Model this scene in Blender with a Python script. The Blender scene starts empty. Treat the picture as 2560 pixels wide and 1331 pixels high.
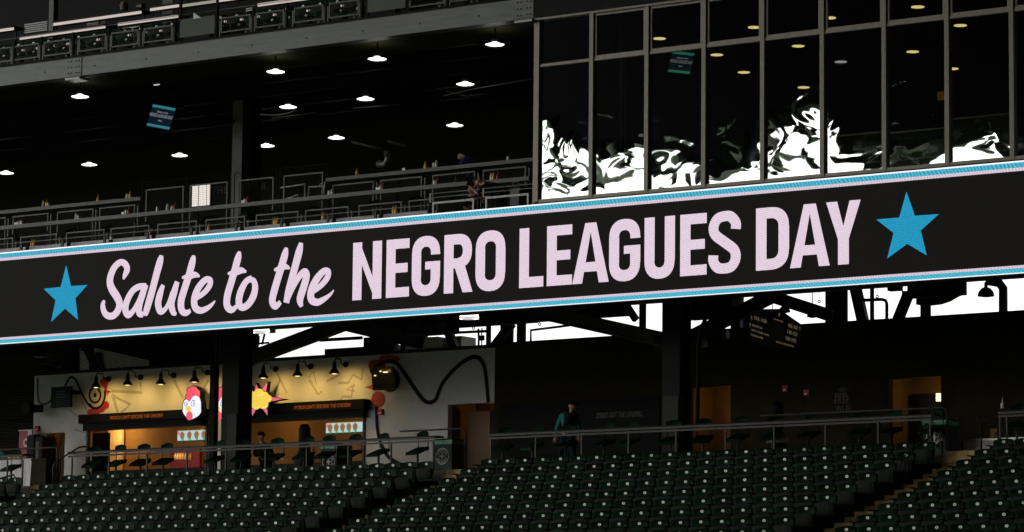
import bpy, bmesh, math, random
from mathutils import Vector
random.seed(7)
S = bpy.context.scene
C = S.collection
# ---------------------------------------------------------------- camera
FPX, ROLL, TH, AL = 8700.0, 0.0105, math.radians(7.1307533), math.radians(54.4497508)
Fv = Vector((-math.cos(AL)*math.cos(TH), math.sin(AL)*math.cos(TH), math.sin(TH)))
R0 = Vector((math.sin(AL), math.cos(AL), 0)); U0 = R0.cross(Fv)
Rv = R0*math.cos(ROLL) + U0*math.sin(ROLL); Uv = U0*math.cos(ROLL) - R0*math.sin(ROLL)
cam = bpy.data.cameras.new('camera'); camo = bpy.data.objects.new('camera', cam); C.objects.link(camo)
from mathutils import Matrix
camo.matrix_world = Matrix(((Rv.x, Uv.x, -Fv.x, 0), (Rv.y, Uv.y, -Fv.y, 0), (Rv.z, Uv.z, -Fv.z, 0), (0, 0, 0, 1)))
cam.sensor_width = 36; cam.lens = FPX*36/2560; cam.clip_start = 0.5; cam.clip_end = 3000
S.camera = camo
# ---------------------------------------------------------------- sky, sun, exposure (overcast day)
SUN_EL, SUN_ROT = math.radians(42), math.radians(200)
w = bpy.data.worlds.new('World'); S.world = w; w.use_nodes = True
nt = w.node_tree; nt.nodes.clear()
sky = nt.nodes.new('ShaderNodeTexSky'); sky.sky_type = 'NISHITA'; sky.sun_disc = False
sky.sun_elevation = SUN_EL; sky.sun_rotation = SUN_ROT; sky.air_density = 1.6; sky.dust_density = 6.0; sky.ozone_density = 1.0
hs = nt.nodes.new('ShaderNodeHueSaturation'); hs.inputs['Saturation'].default_value = 0.12; hs.inputs['Value'].default_value = 1.0
bg = nt.nodes.new('ShaderNodeBackground'); bg.inputs['Strength'].default_value = 0.15
wo = nt.nodes.new('ShaderNodeOutputWorld')
nt.links.new(sky.outputs[0], hs.inputs['Color']); nt.links.new(hs.outputs[0], bg.inputs['Color']); nt.links.new(bg.outputs[0], wo.inputs[0])
sl = bpy.data.lights.new('sun', 'SUN'); sl.energy = 0.6; sl.angle = math.radians(20); sl.color = (1, 0.97, 0.93)
so = bpy.data.objects.new('sun', sl); C.objects.link(so)
so.rotation_euler = Vector((-math.sin(SUN_ROT)*math.cos(SUN_EL), -math.cos(SUN_ROT)*math.cos(SUN_EL), -math.sin(SUN_EL))).to_track_quat('-Z', 'Y').to_euler()
S.view_settings.view_transform = 'Standard'; S.view_settings.look = 'None'; S.view_settings.gamma = 1; S.view_settings.use_curve_mapping = False
EXPO = 2.0; EK = 2**-EXPO      # exposed for the shade: lamps and screens are dimmed to match
S.view_settings.exposure = EXPO
S.render.engine = 'CYCLES'
S.cycles.max_bounces = 5; S.cycles.diffuse_bounces = 3; S.cycles.glossy_bounces = 3; S.cycles.transmission_bounces = 4; S.cycles.transparent_max_bounces = 8
S.cycles.sample_clamp_indirect = 4; S.cycles.use_denoising = True
S.cycles.use_light_tree = True
# ---------------------------------------------------------------- helpers
def ray(px, py): return Fv + Rv*((px-1280)/FPX) + Uv*((665.5-py)/FPX)
def at(px, py, Y):
    r = ray(px, py); return r*(Y/r.y)
def atz(px, py, z):
    r = ray(px, py); return r*(z/r.z)
def XA(px, py, Y): return at(px, py, Y).x
def ZA(px, py, Y): return at(px, py, Y).z
def pxm(p):
    return FPX/Vector(p).dot(Fv)
def proj(p):
    p = Vector(p); wv = p.dot(Fv); return (1280+FPX*p.dot(Rv)/wv, 665.5-FPX*p.dot(Uv)/wv)

class MB:
    def __init__(s): s.v = []; s.f = []
    def add(s, vs, fs):
        b = len(s.v); s.v += [tuple(x) for x in vs]; s.f += [tuple(i+b for i in f) for f in fs]
    def box(s, x0, x1, y0, y1, z0, z1):
        if x0 > x1: x0, x1 = x1, x0
        if y0 > y1: y0, y1 = y1, y0
        if z0 > z1: z0, z1 = z1, z0
        s.add([(x0,y0,z0),(x1,y0,z0),(x1,y1,z0),(x0,y1,z0),(x0,y0,z1),(x1,y0,z1),(x1,y1,z1),(x0,y1,z1)],
              [(0,3,2,1),(4,5,6,7),(0,1,5,4),(1,2,6,5),(2,3,7,6),(3,0,4,7)]); return s
    def beam(s, a, b, wd, h, up=(0,0,1)):
        a, b = Vector(a), Vector(b); d = (b-a).normalized(); up = Vector(up)
        if abs(d.dot(up)) > .98: up = Vector((0,1,0))
        r = d.cross(up).normalized()*wd/2; u = r.cross(d).normalized()*h/2
        s.add([a-r-u,a+r-u,a+r+u,a-r+u,b-r-u,b+r-u,b+r+u,b-r+u],
              [(0,1,2,3),(7,6,5,4),(0,4,5,1),(1,5,6,2),(2,6,7,3),(3,7,4,0)]); return s
    def ibeam(s, a, b, wd, h, tf=.03, tw=.03):
        a, b = Vector(a), Vector(b); d = (b-a).normalized(); up = Vector((0,0,1))
        if abs(d.z) > .98: up = Vector((0,1,0))
        r = d.cross(up).normalized(); u = r.cross(d).normalized()
        s.beam(a+u*(h/2-tf/2), b+u*(h/2-tf/2), wd, tf, up); s.beam(a-u*(h/2-tf/2), b-u*(h/2-tf/2), wd, tf, up)
        s.beam(a, b, tw, h-2*tf, up); return s
    def tube(s, pts, r, n=8, cap=True):
        pts = [Vector(p) for p in pts]; rings = []
        rr = r if isinstance(r, (list, tuple)) else [r]*len(pts)
        ref = None
        for i, p in enumerate(pts):
            d = (pts[min(i+1, len(pts)-1)]-pts[max(i-1, 0)]).normalized()
            if ref is None: ref = Vector((0,0,1)) if abs(d.z) < .9 else Vector((1,0,0))
            x = d.cross(ref).normalized(); y = x.cross(d).normalized(); ref = y
            rings.append([p + x*math.cos(2*math.pi*k/n)*rr[i] + y*math.sin(2*math.pi*k/n)*rr[i] for k in range(n)])
        vs = [q for g in rings for q in g]; fs = []
        for i in range(len(pts)-1):
            for k in range(n): fs.append((i*n+k, i*n+(k+1) % n, (i+1)*n+(k+1) % n, (i+1)*n+k))
        if cap: fs += [tuple(range(n))[::-1], tuple((len(pts)-1)*n+k for k in range(n))]
        s.add(vs, fs); return s
    def lathe(s, c, prof, n=16, axis='z'):
        vs = []; fs = []
        for (r, h) in prof:
            for k in range(n):
                a = 2*math.pi*k/n
                p = (r*math.cos(a), r*math.sin(a), h)
                if axis == 'y': p = (p[0], h, p[1])
                vs.append((c[0]+p[0], c[1]+p[1], c[2]+p[2]))
        for i in range(len(prof)-1):
            for k in range(n): fs.append((i*n+k, i*n+(k+1) % n, (i+1)*n+(k+1) % n, (i+1)*n+k))
        fs += [tuple(range(n))[::-1], tuple((len(prof)-1)*n+k for k in range(n))]
        s.add(vs, fs); return s
    def poly(s, pts, y, t=.006):
        """flat shape standing in the X-Z plane, front face at y (towards -Y), t thick"""
        a = sum(pts[i][0]*pts[(i+1) % len(pts)][1]-pts[(i+1) % len(pts)][0]*pts[i][1] for i in range(len(pts)))
        if a < 0: pts = pts[::-1]
        n = len(pts)
        s.add([(p[0], y, p[1]) for p in pts]+[(p[0], y+t, p[1]) for p in pts],
              [tuple(range(n))]+[(i, i+n, (i+1) % n+n, (i+1) % n) for i in range(n)]); return s
    def ribbon(s, pts, wd, y, t=.006, closed=False):
        n = len(pts); ww = wd if isinstance(wd, (list, tuple)) else [wd]*n
        L = []; Rr = []
        for i in range(n):
            if closed: p0, p1 = pts[(i-1) % n], pts[(i+1) % n]
            else: p0, p1 = pts[max(i-1, 0)], pts[min(i+1, n-1)]
            dx, dz = p1[0]-p0[0], p1[1]-p0[1]; l = math.hypot(dx, dz) or 1; nx, nz = -dz/l, dx/l
            L.append((pts[i][0]+nx*ww[i]/2, pts[i][1]+nz*ww[i]/2)); Rr.append((pts[i][0]-nx*ww[i]/2, pts[i][1]-nz*ww[i]/2))
        b = L+Rr; vs = [(p[0], y, p[1]) for p in b]+[(p[0], y+t, p[1]) for p in b]; fs = []
        m = n if closed else n-1
        for i in range(m):
            j = (i+1) % n
            fs += [(i, n+i, n+j, j), (i, j, 2*n+j, 2*n+i), (n+i, 3*n+i, 3*n+j, n+j)]
        if not closed: fs += [(0, 2*n, 3*n, n), (n-1, 2*n-1, 4*n-1, 3*n-1)]
        s.add(vs, fs); return s
    def build(s, name, mat, parent=None, smooth=False):
        off = Vector((0,0,0)); q = parent
        while q is not None: off += q.location; q = q.parent
        me = bpy.data.meshes.new(name)
        me.from_pydata([(x-off.x, y-off.y, z-off.z) for x, y, z in s.v], [], s.f)
        me.materials.append(mat)
        if smooth:
            me.polygons.foreach_set('use_smooth', [True]*len(me.polygons))
        me.update()
        o = bpy.data.objects.new(name, me); C.objects.link(o)
        if parent: o.parent = parent
        return o
def catmull(pts, k=6):
    out = []
    for i in range(len(pts)-1):
        p0, p1, p2, p3 = pts[max(i-1,0)], pts[i], pts[i+1], pts[min(i+2, len(pts)-1)]
        for j in range(k):
            t = j/k
            out.append(tuple(.5*((2*b)+(-a+c)*t+(2*a-5*b+4*c-d)*t*t+(-a+3*b-3*c+d)*t**3) for a, b, c, d in zip(p0, p1, p2, p3)))
    out.append(tuple(pts[-1])); return out
def thing(name, label, cat, loc=(0,0,0), group=None):
    o = bpy.data.objects.new(name, None); o.empty_display_size = .1; C.objects.link(o); o.location = loc
    o['label'] = label; o['category'] = cat
    if group: o['group'] = group
    return o
def tag(o, label, cat, group=None):
    o['label'] = label; o['category'] = cat
    if group: o['group'] = group
    return o
def struct(o, label=None):
    o['kind'] = 'structure'
    if label: o['label'] = label
    return o
def copy_tree(o, parent=None):
    c = o.copy(); C.objects.link(c); c.parent = parent
    for ch in KIDS.get(o.name, []): copy_tree(ch, c)
    return c
KIDS = {}
def remember(root):
    for o in list(C.objects):
        if o.parent: KIDS.setdefault(o.parent.name, [])
    def rec(o):
        KIDS[o.name] = [c for c in C.objects if c.parent == o]
        for c in KIDS[o.name]: rec(c)
    rec(root)
def dup(root, loc, label=None):
    c = copy_tree(root); c.location = loc
    if label: c['label'] = label
    return c
def text_obj(name, s, size, mat, parent, loc, shear=0, sx=1.0, bold=0.0, align='LEFT', spacing=1.0):
    cu = bpy.data.curves.new(name, 'FONT'); cu.body = s; cu.size = size; cu.shear = shear; cu.extrude = .004; cu.offset = bold; cu.align_x = align
    cu.space_character = spacing
    cu.resolution_u = 3
    t = bpy.data.objects.new(name+'_tmp', cu); C.objects.link(t)
    dg = bpy.context.evaluated_depsgraph_get(); me = bpy.data.meshes.new_from_object(t.evaluated_get(dg))
    bpy.data.objects.remove(t); bpy.data.curves.remove(cu)
    for v in me.vertices: v.co = (v.co.x*sx, -v.co.z, v.co.y)
    me.materials.clear(); me.materials.append(mat)
    o = bpy.data.objects.new(name, me); C.objects.link(o)
    off = Vector((0,0,0)); q = parent
    while q is not None: off += q.location; q = q.parent
    o.parent = parent; o.location = Vector(loc)-off
    return o
ORD = ['first','second','third','fourth','fifth','sixth','seventh','eighth','ninth','tenth','eleventh','twelfth','thirteenth','fourteenth','fifteenth','sixteenth','seventeenth','eighteenth','nineteenth','twentieth','twenty-first','twenty-second','twenty-third','twenty-fourth','twenty-fifth','twenty-sixth','twenty-seventh','twenty-eighth','twenty-ninth','thirtieth']
# ---------------------------------------------------------------- materials
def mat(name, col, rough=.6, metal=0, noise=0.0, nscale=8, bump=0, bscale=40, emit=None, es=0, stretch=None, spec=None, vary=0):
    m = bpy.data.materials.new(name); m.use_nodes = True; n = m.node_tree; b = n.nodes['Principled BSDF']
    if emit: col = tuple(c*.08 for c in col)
    b.inputs['Base Color'].default_value = (*col, 1); b.inputs['Roughness'].default_value = rough; b.inputs['Metallic'].default_value = metal
    if spec is None and max(col) < .07 and not emit: spec = .10
    if spec is not None: b.inputs['Specular IOR Level'].default_value = spec
    tc = n.nodes.new('ShaderNodeTexCoord'); src = tc.outputs['Object']
    if stretch:
        mp = n.nodes.new('ShaderNodeMapping'); mp.inputs['Scale'].default_value = stretch; n.links.new(src, mp.inputs[0]); src = mp.outputs[0]
    if noise:
        t = n.nodes.new('ShaderNodeTexNoise'); t.inputs['Scale'].default_value = nscale; t.inputs['Detail'].default_value = 5; t.inputs['Roughness'].default_value = .65
        n.links.new(src, t.inputs['Vector'])
        r = n.nodes.new('ShaderNodeMapRange'); r.inputs[1].default_value = .3; r.inputs[2].default_value = .7; r.inputs[3].default_value = 1-noise; r.inputs[4].default_value = 1+noise
        n.links.new(t.outputs[0], r.inputs[0])
        mx = n.nodes.new('ShaderNodeVectorMath'); mx.operation = 'SCALE'; mx.inputs[0].default_value = col
        n.links.new(r.outputs[0], mx.inputs['Scale']); n.links.new(mx.outputs[0], b.inputs['Base Color'])
        r2 = n.nodes.new('ShaderNodeMapRange'); r2.inputs[3].default_value = max(rough-.12, .05); r2.inputs[4].default_value = min(rough+.12, 1)
        n.links.new(t.outputs[0], r2.inputs[0]); n.links.new(r2.outputs[0], b.inputs['Roughness'])
    if bump:
        t2 = n.nodes.new('ShaderNodeTexNoise'); t2.inputs['Scale'].default_value = bscale; t2.inputs['Detail'].default_value = 4; n.links.new(src, t2.inputs['Vector'])
        bp = n.nodes.new('ShaderNodeBump'); bp.inputs['Strength'].default_value = bump; bp.inputs['Distance'].default_value = .02
        n.links.new(t2.outputs[0], bp.inputs['Height']); n.links.new(bp.outputs[0], b.inputs['Normal'])
    if vary:      # no two mouldings have faded alike
        oi = n.nodes.new('ShaderNodeObjectInfo'); mr = n.nodes.new('ShaderNodeMapRange'); mr.inputs[3].default_value = 1-vary; mr.inputs[4].default_value = 1+vary
        n.links.new(oi.outputs['Random'], mr.inputs[0]); sc = n.nodes.new('ShaderNodeVectorMath'); sc.operation = 'SCALE'
        lk = b.inputs['Base Color'].links
        if lk: n.links.new(lk[0].from_socket, sc.inputs[0])
        else: sc.inputs[0].default_value = col
        n.links.new(mr.outputs[0], sc.inputs['Scale']); n.links.new(sc.outputs[0], b.inputs['Base Color'])
    if emit:
        b.inputs['Emission Color'].default_value = (*emit, 1); b.inputs['Emission Strength'].default_value = es*EK
    return m
def led_mat(name, col, strength, moire=.25, dirv=(1, 0, 1), period=.05):
    """LED tiles: the diode grid plus the slow interference bands the diodes give"""
    m = bpy.data.materials.new(name); m.use_nodes = True; n = m.node_tree; b = n.nodes['Principled BSDF']
    b.inputs['Base Color'].default_value = (.006, .006, .006, 1); b.inputs['Roughness'].default_value = .8; b.inputs['Specular IOR Level'].default_value = .15
    tc = n.nodes.new('ShaderNodeTexCoord')
    sp = n.nodes.new('ShaderNodeSeparateXYZ'); n.links.new(tc.outputs['Object'], sp.inputs[0])
    def M(op, a, bb=None, c=None):
        q = n.nodes.new('ShaderNodeMath'); q.operation = op
        for i, x in enumerate((a, bb, c)):
            if x is None: continue
            if isinstance(x, (int, float)): q.inputs[i].default_value = x
            else: n.links.new(x, q.inputs[i])
        return q.outputs[0]
    ph = M('ADD', M('MULTIPLY', sp.outputs[0], dirv[0]*2*math.pi/period), M('MULTIPLY', sp.outputs[2], dirv[2]*2*math.pi/period))
    nz = n.nodes.new('ShaderNodeTexNoise'); nz.inputs['Scale'].default_value = .8; nz.inputs['Detail'].default_value = 2; n.links.new(tc.outputs['Object'], nz.inputs['Vector'])
    ph = M('ADD', ph, M('MULTIPLY', nz.outputs[0], 25))
    wv = M('SINE', ph)
    gx = M('SINE', M('MULTIPLY', sp.outputs[0], 2*math.pi/.032)); gz = M('SINE', M('MULTIPLY', sp.outputs[2], 2*math.pi/.032))
    nz2 = n.nodes.new('ShaderNodeTexNoise'); nz2.inputs['Scale'].default_value = 22; nz2.inputs['Detail'].default_value = 3; n.links.new(tc.outputs['Object'], nz2.inputs['Vector'])
    k = M('ADD', M('ADD', 1-moire*.35, M('MULTIPLY', wv, moire*.5)), M('ADD', M('MULTIPLY', M('MULTIPLY', gx, gz), moire*.35), M('MULTIPLY', M('SUBTRACT', nz2.outputs[0], .5), moire*1.2)))
    b.inputs['Emission Color'].default_value = (*col, 1)
    n.links.new(M('MULTIPLY', k, strength*EK), b.inputs['Emission Strength'])
    return m
def glass_mat(name, tint, refl, bump=.0, bscale=(1,1,1), dist=.05):
    m = bpy.data.materials.new(name); m.use_nodes = True; n = m.node_tree; n.nodes.clear()
    out = n.nodes.new('ShaderNodeOutputMaterial'); mx = n.nodes.new('ShaderNodeMixShader'); tr = n.nodes.new('ShaderNodeBsdfTransparent'); gl = n.nodes.new('ShaderNodeBsdfGlossy')
    tr.inputs[0].default_value = (*tint, 1); gl.inputs['Roughness'].default_value = .008; gl.inputs['Color'].default_value = (.95, 1, .98, 1)
    if bump:
        tc = n.nodes.new('ShaderNodeTexCoord'); mp = n.nodes.new('ShaderNodeMapping'); mp.inputs['Scale'].default_value = bscale
        oi = n.nodes.new('ShaderNodeObjectInfo'); ad = n.nodes.new('ShaderNodeVectorMath'); ad.operation = 'ADD'
        cx = n.nodes.new('ShaderNodeCombineXYZ'); mu = n.nodes.new('ShaderNodeMath'); mu.operation = 'MULTIPLY'; mu.inputs[1].default_value = 37
        n.links.new(oi.outputs['Random'], mu.inputs[0]); n.links.new(mu.outputs[0], cx.inputs[1])
        n.links.new(tc.outputs['Object'], mp.inputs[0]); n.links.new(mp.outputs[0], ad.inputs[0]); n.links.new(cx.outputs[0], ad.inputs[1])
        nz = n.nodes.new('ShaderNodeTexNoise'); nz.inputs['Scale'].default_value = 1; nz.inputs['Detail'].default_value = 1.0; nz.inputs['Distortion'].default_value = 1.0
        n.links.new(ad.outputs[0], nz.inputs['Vector'])
        bp = n.nodes.new('ShaderNodeBump'); bp.inputs['Strength'].default_value = bump; bp.inputs['Distance'].default_value = dist
        n.links.new(nz.outputs[0], bp.inputs['Height']); n.links.new(bp.outputs[0], gl.inputs['Normal'])
    mx.inputs[0].default_value = refl
    n.links.new(tr.outputs[0], mx.inputs[1]); n.links.new(gl.outputs[0], mx.inputs[2]); n.links.new(mx.outputs[0], out.inputs[0])
    return m
M = dict(
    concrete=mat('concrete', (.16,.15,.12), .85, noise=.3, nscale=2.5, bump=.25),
    step=mat('step_concrete', (.45,.32,.13), .85, noise=.35, nscale=5, bump=.3),  # albedo raised to make up for missing overhead light on the aisles
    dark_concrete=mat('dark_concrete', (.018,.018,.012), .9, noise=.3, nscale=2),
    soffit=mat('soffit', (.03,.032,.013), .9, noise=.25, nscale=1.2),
    black_steel=mat('black_steel', (.005,.005,.0055), .65, noise=.3, nscale=6),
    rust_dark=mat('painted_steel', (.010,.0105,.0105), .6, noise=.3, nscale=5),
    beam=mat('galvanized_beam', (.10,.107,.103), .5, metal=.3, noise=.28, nscale=3.5, bump=.1, bscale=30, stretch=(.35,1,3)),
    grey_steel=mat('grey_steel', (.08,.083,.07), .55, metal=.1, noise=.2, nscale=9),
    light_steel=mat('light_steel', (.25,.25,.25), .45, metal=.3, noise=.2, nscale=9),
    rail=mat('rail_steel', (.038,.038,.035), .42, metal=.4, noise=.25, nscale=12),
    mullion=mat('bronze_mullion', (.13,.12,.09), .4, metal=.4, noise=.22, nscale=7),
    seat=mat('seat_plastic', (.0012,.0150,.0044), .6, noise=.3, nscale=14, spec=.06, vary=.45),
    pan=mat('seat_pan_plastic', (.012,.019,.014), .55, noise=.25, nscale=14, spec=.15, vary=.4),
    disc=mat('number_plate', (.95,.93,.82), .45),
    ink=mat('black_print', (.02,.02,.02), .6),
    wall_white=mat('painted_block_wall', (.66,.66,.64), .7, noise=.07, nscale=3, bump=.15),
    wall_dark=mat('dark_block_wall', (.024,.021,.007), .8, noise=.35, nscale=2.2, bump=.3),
    wall_brown=mat('brown_wall', (.14,.085,.026), .75, noise=.25, nscale=3),
    door_ochre=mat('ochre_door', (.17,.085,.018), .6, noise=.15, nscale=3),
    paint_black=mat('mural_black', (.012,.011,.011), .6, noise=.2),
    paint_grey=mat('mural_grey', (.11,.115,.115), .6, noise=.1),
    paint_shard=mat('mural_shard', (.40,.39,.35), .7, noise=.1),
    paint_red=mat('mural_red', (.42,.016,.012), .6, noise=.15),
    paint_orange=mat('mural_orange', (.75,.28,.02), .6),
    paint_cream=mat('mural_cream', (.62,.55,.42), .6),
    front_board=mat('front_board', (.42,.41,.44), .5, noise=.15, nscale=6),
    emblem=mat('emblem_print', (.65,.65,.62), .6),
    slat=mat('louvre_slat', (.55,.53,.50), .5, noise=.2, nscale=6),
    corr=mat('corrugated_dark', (.022,.020,.013), .6, noise=.25, nscale=4),
    white=mat('white_plastic', (.75,.73,.68), .45, noise=.1, nscale=20),
    yellow=mat('yellow_plastic', (.85,.50,.03), .4),
    brown=mat('brown_sauce', (.28,.13,.05), .4),
    redp=mat('red_plastic', (.22,.045,.03), .4),
    banner=mat('banner_cloth', (.13,.14,.125), .8, noise=.08, nscale=2),
    sign_green=mat('sign_green', (.004,.012,.007), .9),
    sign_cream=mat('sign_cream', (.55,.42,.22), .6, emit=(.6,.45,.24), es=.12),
    dim_text=mat('dim_lettering', (.11,.11,.10), .7),
    dim_green=mat('dim_green_lettering', (.06,.09,.04), .7),
    orange_text=mat('orange_lettering', (.36,.10,.012), .6),
    rubber=mat('dark_plastic', (.008,.008,.009), .5),
    cloth=mat('white_tablecloth', (.75,.74,.74), .8, noise=.08, nscale=5, bump=.4, bscale=6),
    lamp_white=mat('lamp_glow', (1,1,1), .5, emit=(1,.96,.9), es=4),
    lamp_warm=mat('warm_lamp_glow', (1,.9,.7), .5, emit=(1,.72,.32), es=1.6),
    lamp_cool=mat('cool_lamp_glow', (1,1,1), .5, emit=(.9,.85,.95), es=.6),
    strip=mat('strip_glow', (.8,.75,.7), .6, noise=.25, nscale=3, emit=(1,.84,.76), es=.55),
    shade_in=mat('lamp_shade_inside', (.8,.78,.7), .5, emit=(1,.95,.85), es=2.2),
    tv_blue=mat('screen_dark', (.005,.01,.02), .3, emit=(.004,.010,.018), es=1.0),
    tv_cyan=mat('screen_cyan', (.01,.05,.06), .3, emit=(.06,.34,.40), es=.5),
    tv_text=mat('screen_text', (.1,.1,.1), .3, emit=(.55,.55,.6), es=.3),
    tv_green=mat('screen_green', (.01,.05,.04), .3, emit=(.05,.32,.24), es=.6),
    menu=mat('menu_glow', (.2,.3,.3), .3, emit=(.50,.74,.74), es=.75),
    menu_food=mat('menu_food', (.2,.1,.03), .4, emit=(.30,.10,.02), es=.9, noise=.5, nscale=60),
    menu_green=mat('menu_green', (.02,.2,.05), .4, emit=(.03,.42,.12), es=.8),
    menu_yellow=mat('menu_yellow', (.4,.3,.03), .4, emit=(.8,.5,.05), es=.9),
    sg_white=mat('sign_white_glow', (.8,.8,.8), .4, emit=(.86,.90,1), es=1.0),
    sg_red=mat('sign_red_glow', (.8,.1,.15), .4, emit=(.86,.085,.14), es=.95),
    sg_yellow=mat('sign_yellow_glow', (.8,.6,.1), .4, emit=(.88,.60,.07), es=1.0),
    sg_yellow_lt=mat('sign_pale_yellow_glow', (.8,.7,.2), .4, emit=(.98,.86,.25), es=1.0),
    sg_pink=mat('sign_pink_glow', (.8,.2,.3), .4, emit=(.80,.13,.24), es=.9),
    hood=mat('lamp_hood_black', (.006,.006,.0075), .45, spec=.15),
    duct=mat('duct_metal', (.22,.21,.20), .4, metal=.6, noise=.2, nscale=5),
    warm_room=mat('warm_room_wall', (.28,.155,.045), .8, noise=.12, nscale=3),
    steel_box=mat('steel_box', (.32,.31,.29), .35, metal=.6, noise=.15),
    fries=mat('wrapped_food', (.75,.50,.22), .6, noise=.4, nscale=30),
    teal=mat('teal_fleece', (.01,.17,.15), .85), denim=mat('denim', (.02,.035,.06), .9), navy=mat('navy_shirt', (.008,.02,.075), .85),
    black_cloth=mat('black_cloth', (.010,.010,.012), .9), skin=mat('skin', (.48,.23,.14), .55), hair=mat('brown_hair', (.07,.035,.018), .7),
    yellow_paint=mat('yellow_paint', (.60,.42,.03), .5),
    led_text=led_mat('led_text', (.86,.70,.82), .96, .22, (.3, 0, 1), .05),
    led_cyan=led_mat('led_cyan', (.075,.50,.68), 1.0, .55, (1, 0, .6), .09),
    led_cyan2=led_mat('led_cyan_lower', (.08,.54,.72), 1.0, .45, (1, 0, 1.4), .10),
    led_star=led_mat('led_star', (.018,.34,.58), 1.0, .35, (.2, 0, 1), .045),
    led_pink=led_mat('led_pink', (.84,.68,.80), .9, .3, (1, 0, .3), .07),
    led_white=led_mat('led_white', (.95,.95,1), 1.1, .1),
    led_black=led_mat('led_black', (.0065,.006,.0048), 1.0, .5, (.2, 0, 1), .06),
    glass=glass_mat('suite_glass', (.75,.79,.73), .175, bump=1.0, bscale=(.95,1,1.25), dist=.0021),
    grass=mat('field_grass', (.04,.08,.02), .9, noise=.3, nscale=.5),
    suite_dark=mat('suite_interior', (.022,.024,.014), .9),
)
# ================================================================ SETTING
X0, X1 = -92.0, -22.0          # the stretch of grandstand that is modelled
FL = 5.64                      # concourse floor
YL = 67.5                      # face of the ribbon board
YW = 77.0                      # concourse back wall
def sbox(name, m, *a):
    o = MB().box(*a).build(name, m); struct(o); return o
g = MB(); g.add([(-900,-900,-1.7),(900,-900,-1.7),(900,900,-1.7),(-900,900,-1.7)], [(0,1,2,3)]); struct(g.build('field', M['grass']))
sbox('concourse_floor', M['concrete'], X0, X1, 68.95, 84, FL-.35, FL)
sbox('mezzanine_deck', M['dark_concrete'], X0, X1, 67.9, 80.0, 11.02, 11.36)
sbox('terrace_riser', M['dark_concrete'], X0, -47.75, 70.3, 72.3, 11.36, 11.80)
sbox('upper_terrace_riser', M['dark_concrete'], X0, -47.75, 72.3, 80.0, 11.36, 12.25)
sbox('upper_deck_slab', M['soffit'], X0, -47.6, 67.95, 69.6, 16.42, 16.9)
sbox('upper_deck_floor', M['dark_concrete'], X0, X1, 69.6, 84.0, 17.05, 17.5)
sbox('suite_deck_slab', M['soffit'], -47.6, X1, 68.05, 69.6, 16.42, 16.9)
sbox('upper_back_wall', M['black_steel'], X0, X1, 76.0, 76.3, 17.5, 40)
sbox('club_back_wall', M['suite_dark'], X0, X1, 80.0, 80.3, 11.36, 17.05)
# lower bowl treads
ROWY = lambda k: 68.4-.86*k
ROWT = lambda k: 5.77-.28*k-.72
b = MB()
for k in range(0, 15):
    b.box(X0, X1, ROWY(k)-.62, ROWY(k)+.24, ROWT(k)-.5, ROWT(k))
b.box(X0, X1, ROWY(0)+.24, 68.95, FL-.75, FL-.28)
struct(b.build('seating_terrace', M['dark_concrete']))
# aisle stairs: every tread its own piece
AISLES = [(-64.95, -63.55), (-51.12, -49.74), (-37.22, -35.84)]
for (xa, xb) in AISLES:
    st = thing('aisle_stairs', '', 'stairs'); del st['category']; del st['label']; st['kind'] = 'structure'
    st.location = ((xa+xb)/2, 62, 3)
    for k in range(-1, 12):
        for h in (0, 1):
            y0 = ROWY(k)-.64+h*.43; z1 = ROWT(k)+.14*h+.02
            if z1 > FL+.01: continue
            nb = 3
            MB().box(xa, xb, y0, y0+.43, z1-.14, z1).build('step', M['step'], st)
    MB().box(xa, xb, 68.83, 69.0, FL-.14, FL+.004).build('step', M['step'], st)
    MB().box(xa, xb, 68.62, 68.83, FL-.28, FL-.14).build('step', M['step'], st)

# ================================================================ RIBBON BOARD
zt, zb = 11.825, 9.345
board = thing('led_board', 'long black LED ribbon board with pink lettering, blue stars and cyan border stripes', 'scoreboard', (-50, YL, 10.5))
MB().box(X0+2, X1-2, YL+.02, YL+.38, zb-.03, zt-.01).build('housing', M['black_steel'], board)
MB().box(X0+2, X1-2, YL+.002, YL+.02, zb, zt).build('screen', M['led_black'], board)
def stripe(za, zb_, m, k): MB().box(X0+2, X1-2, YL-.004-k*.001, YL+.001, za, zb_).build('border_stripe', M[m], board)
stripe(zt-.035, zt, 'led_white', 0); stripe(zt-.150, zt-.035, 'led_cyan', 1); stripe(zt-.225, zt-.150, 'led_pink', 0)
stripe(zb+.022, zb+.120, 'led_cyan2', 0); stripe(zb, zb+.022, 'led_white', 1); stripe(zb+.120, zb+.180, 'led_pink', 1)
YT = YL-.012
LZT = ZA(884.6, 608, YL); LZB = ZA(882, 751.7, YL)
print('LZ', LZT, LZB, ZA(2151, 496.7, YL), ZA(2108, 660.6, YL))
LH = LZT-LZB; T, TB = .275, .265
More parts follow.
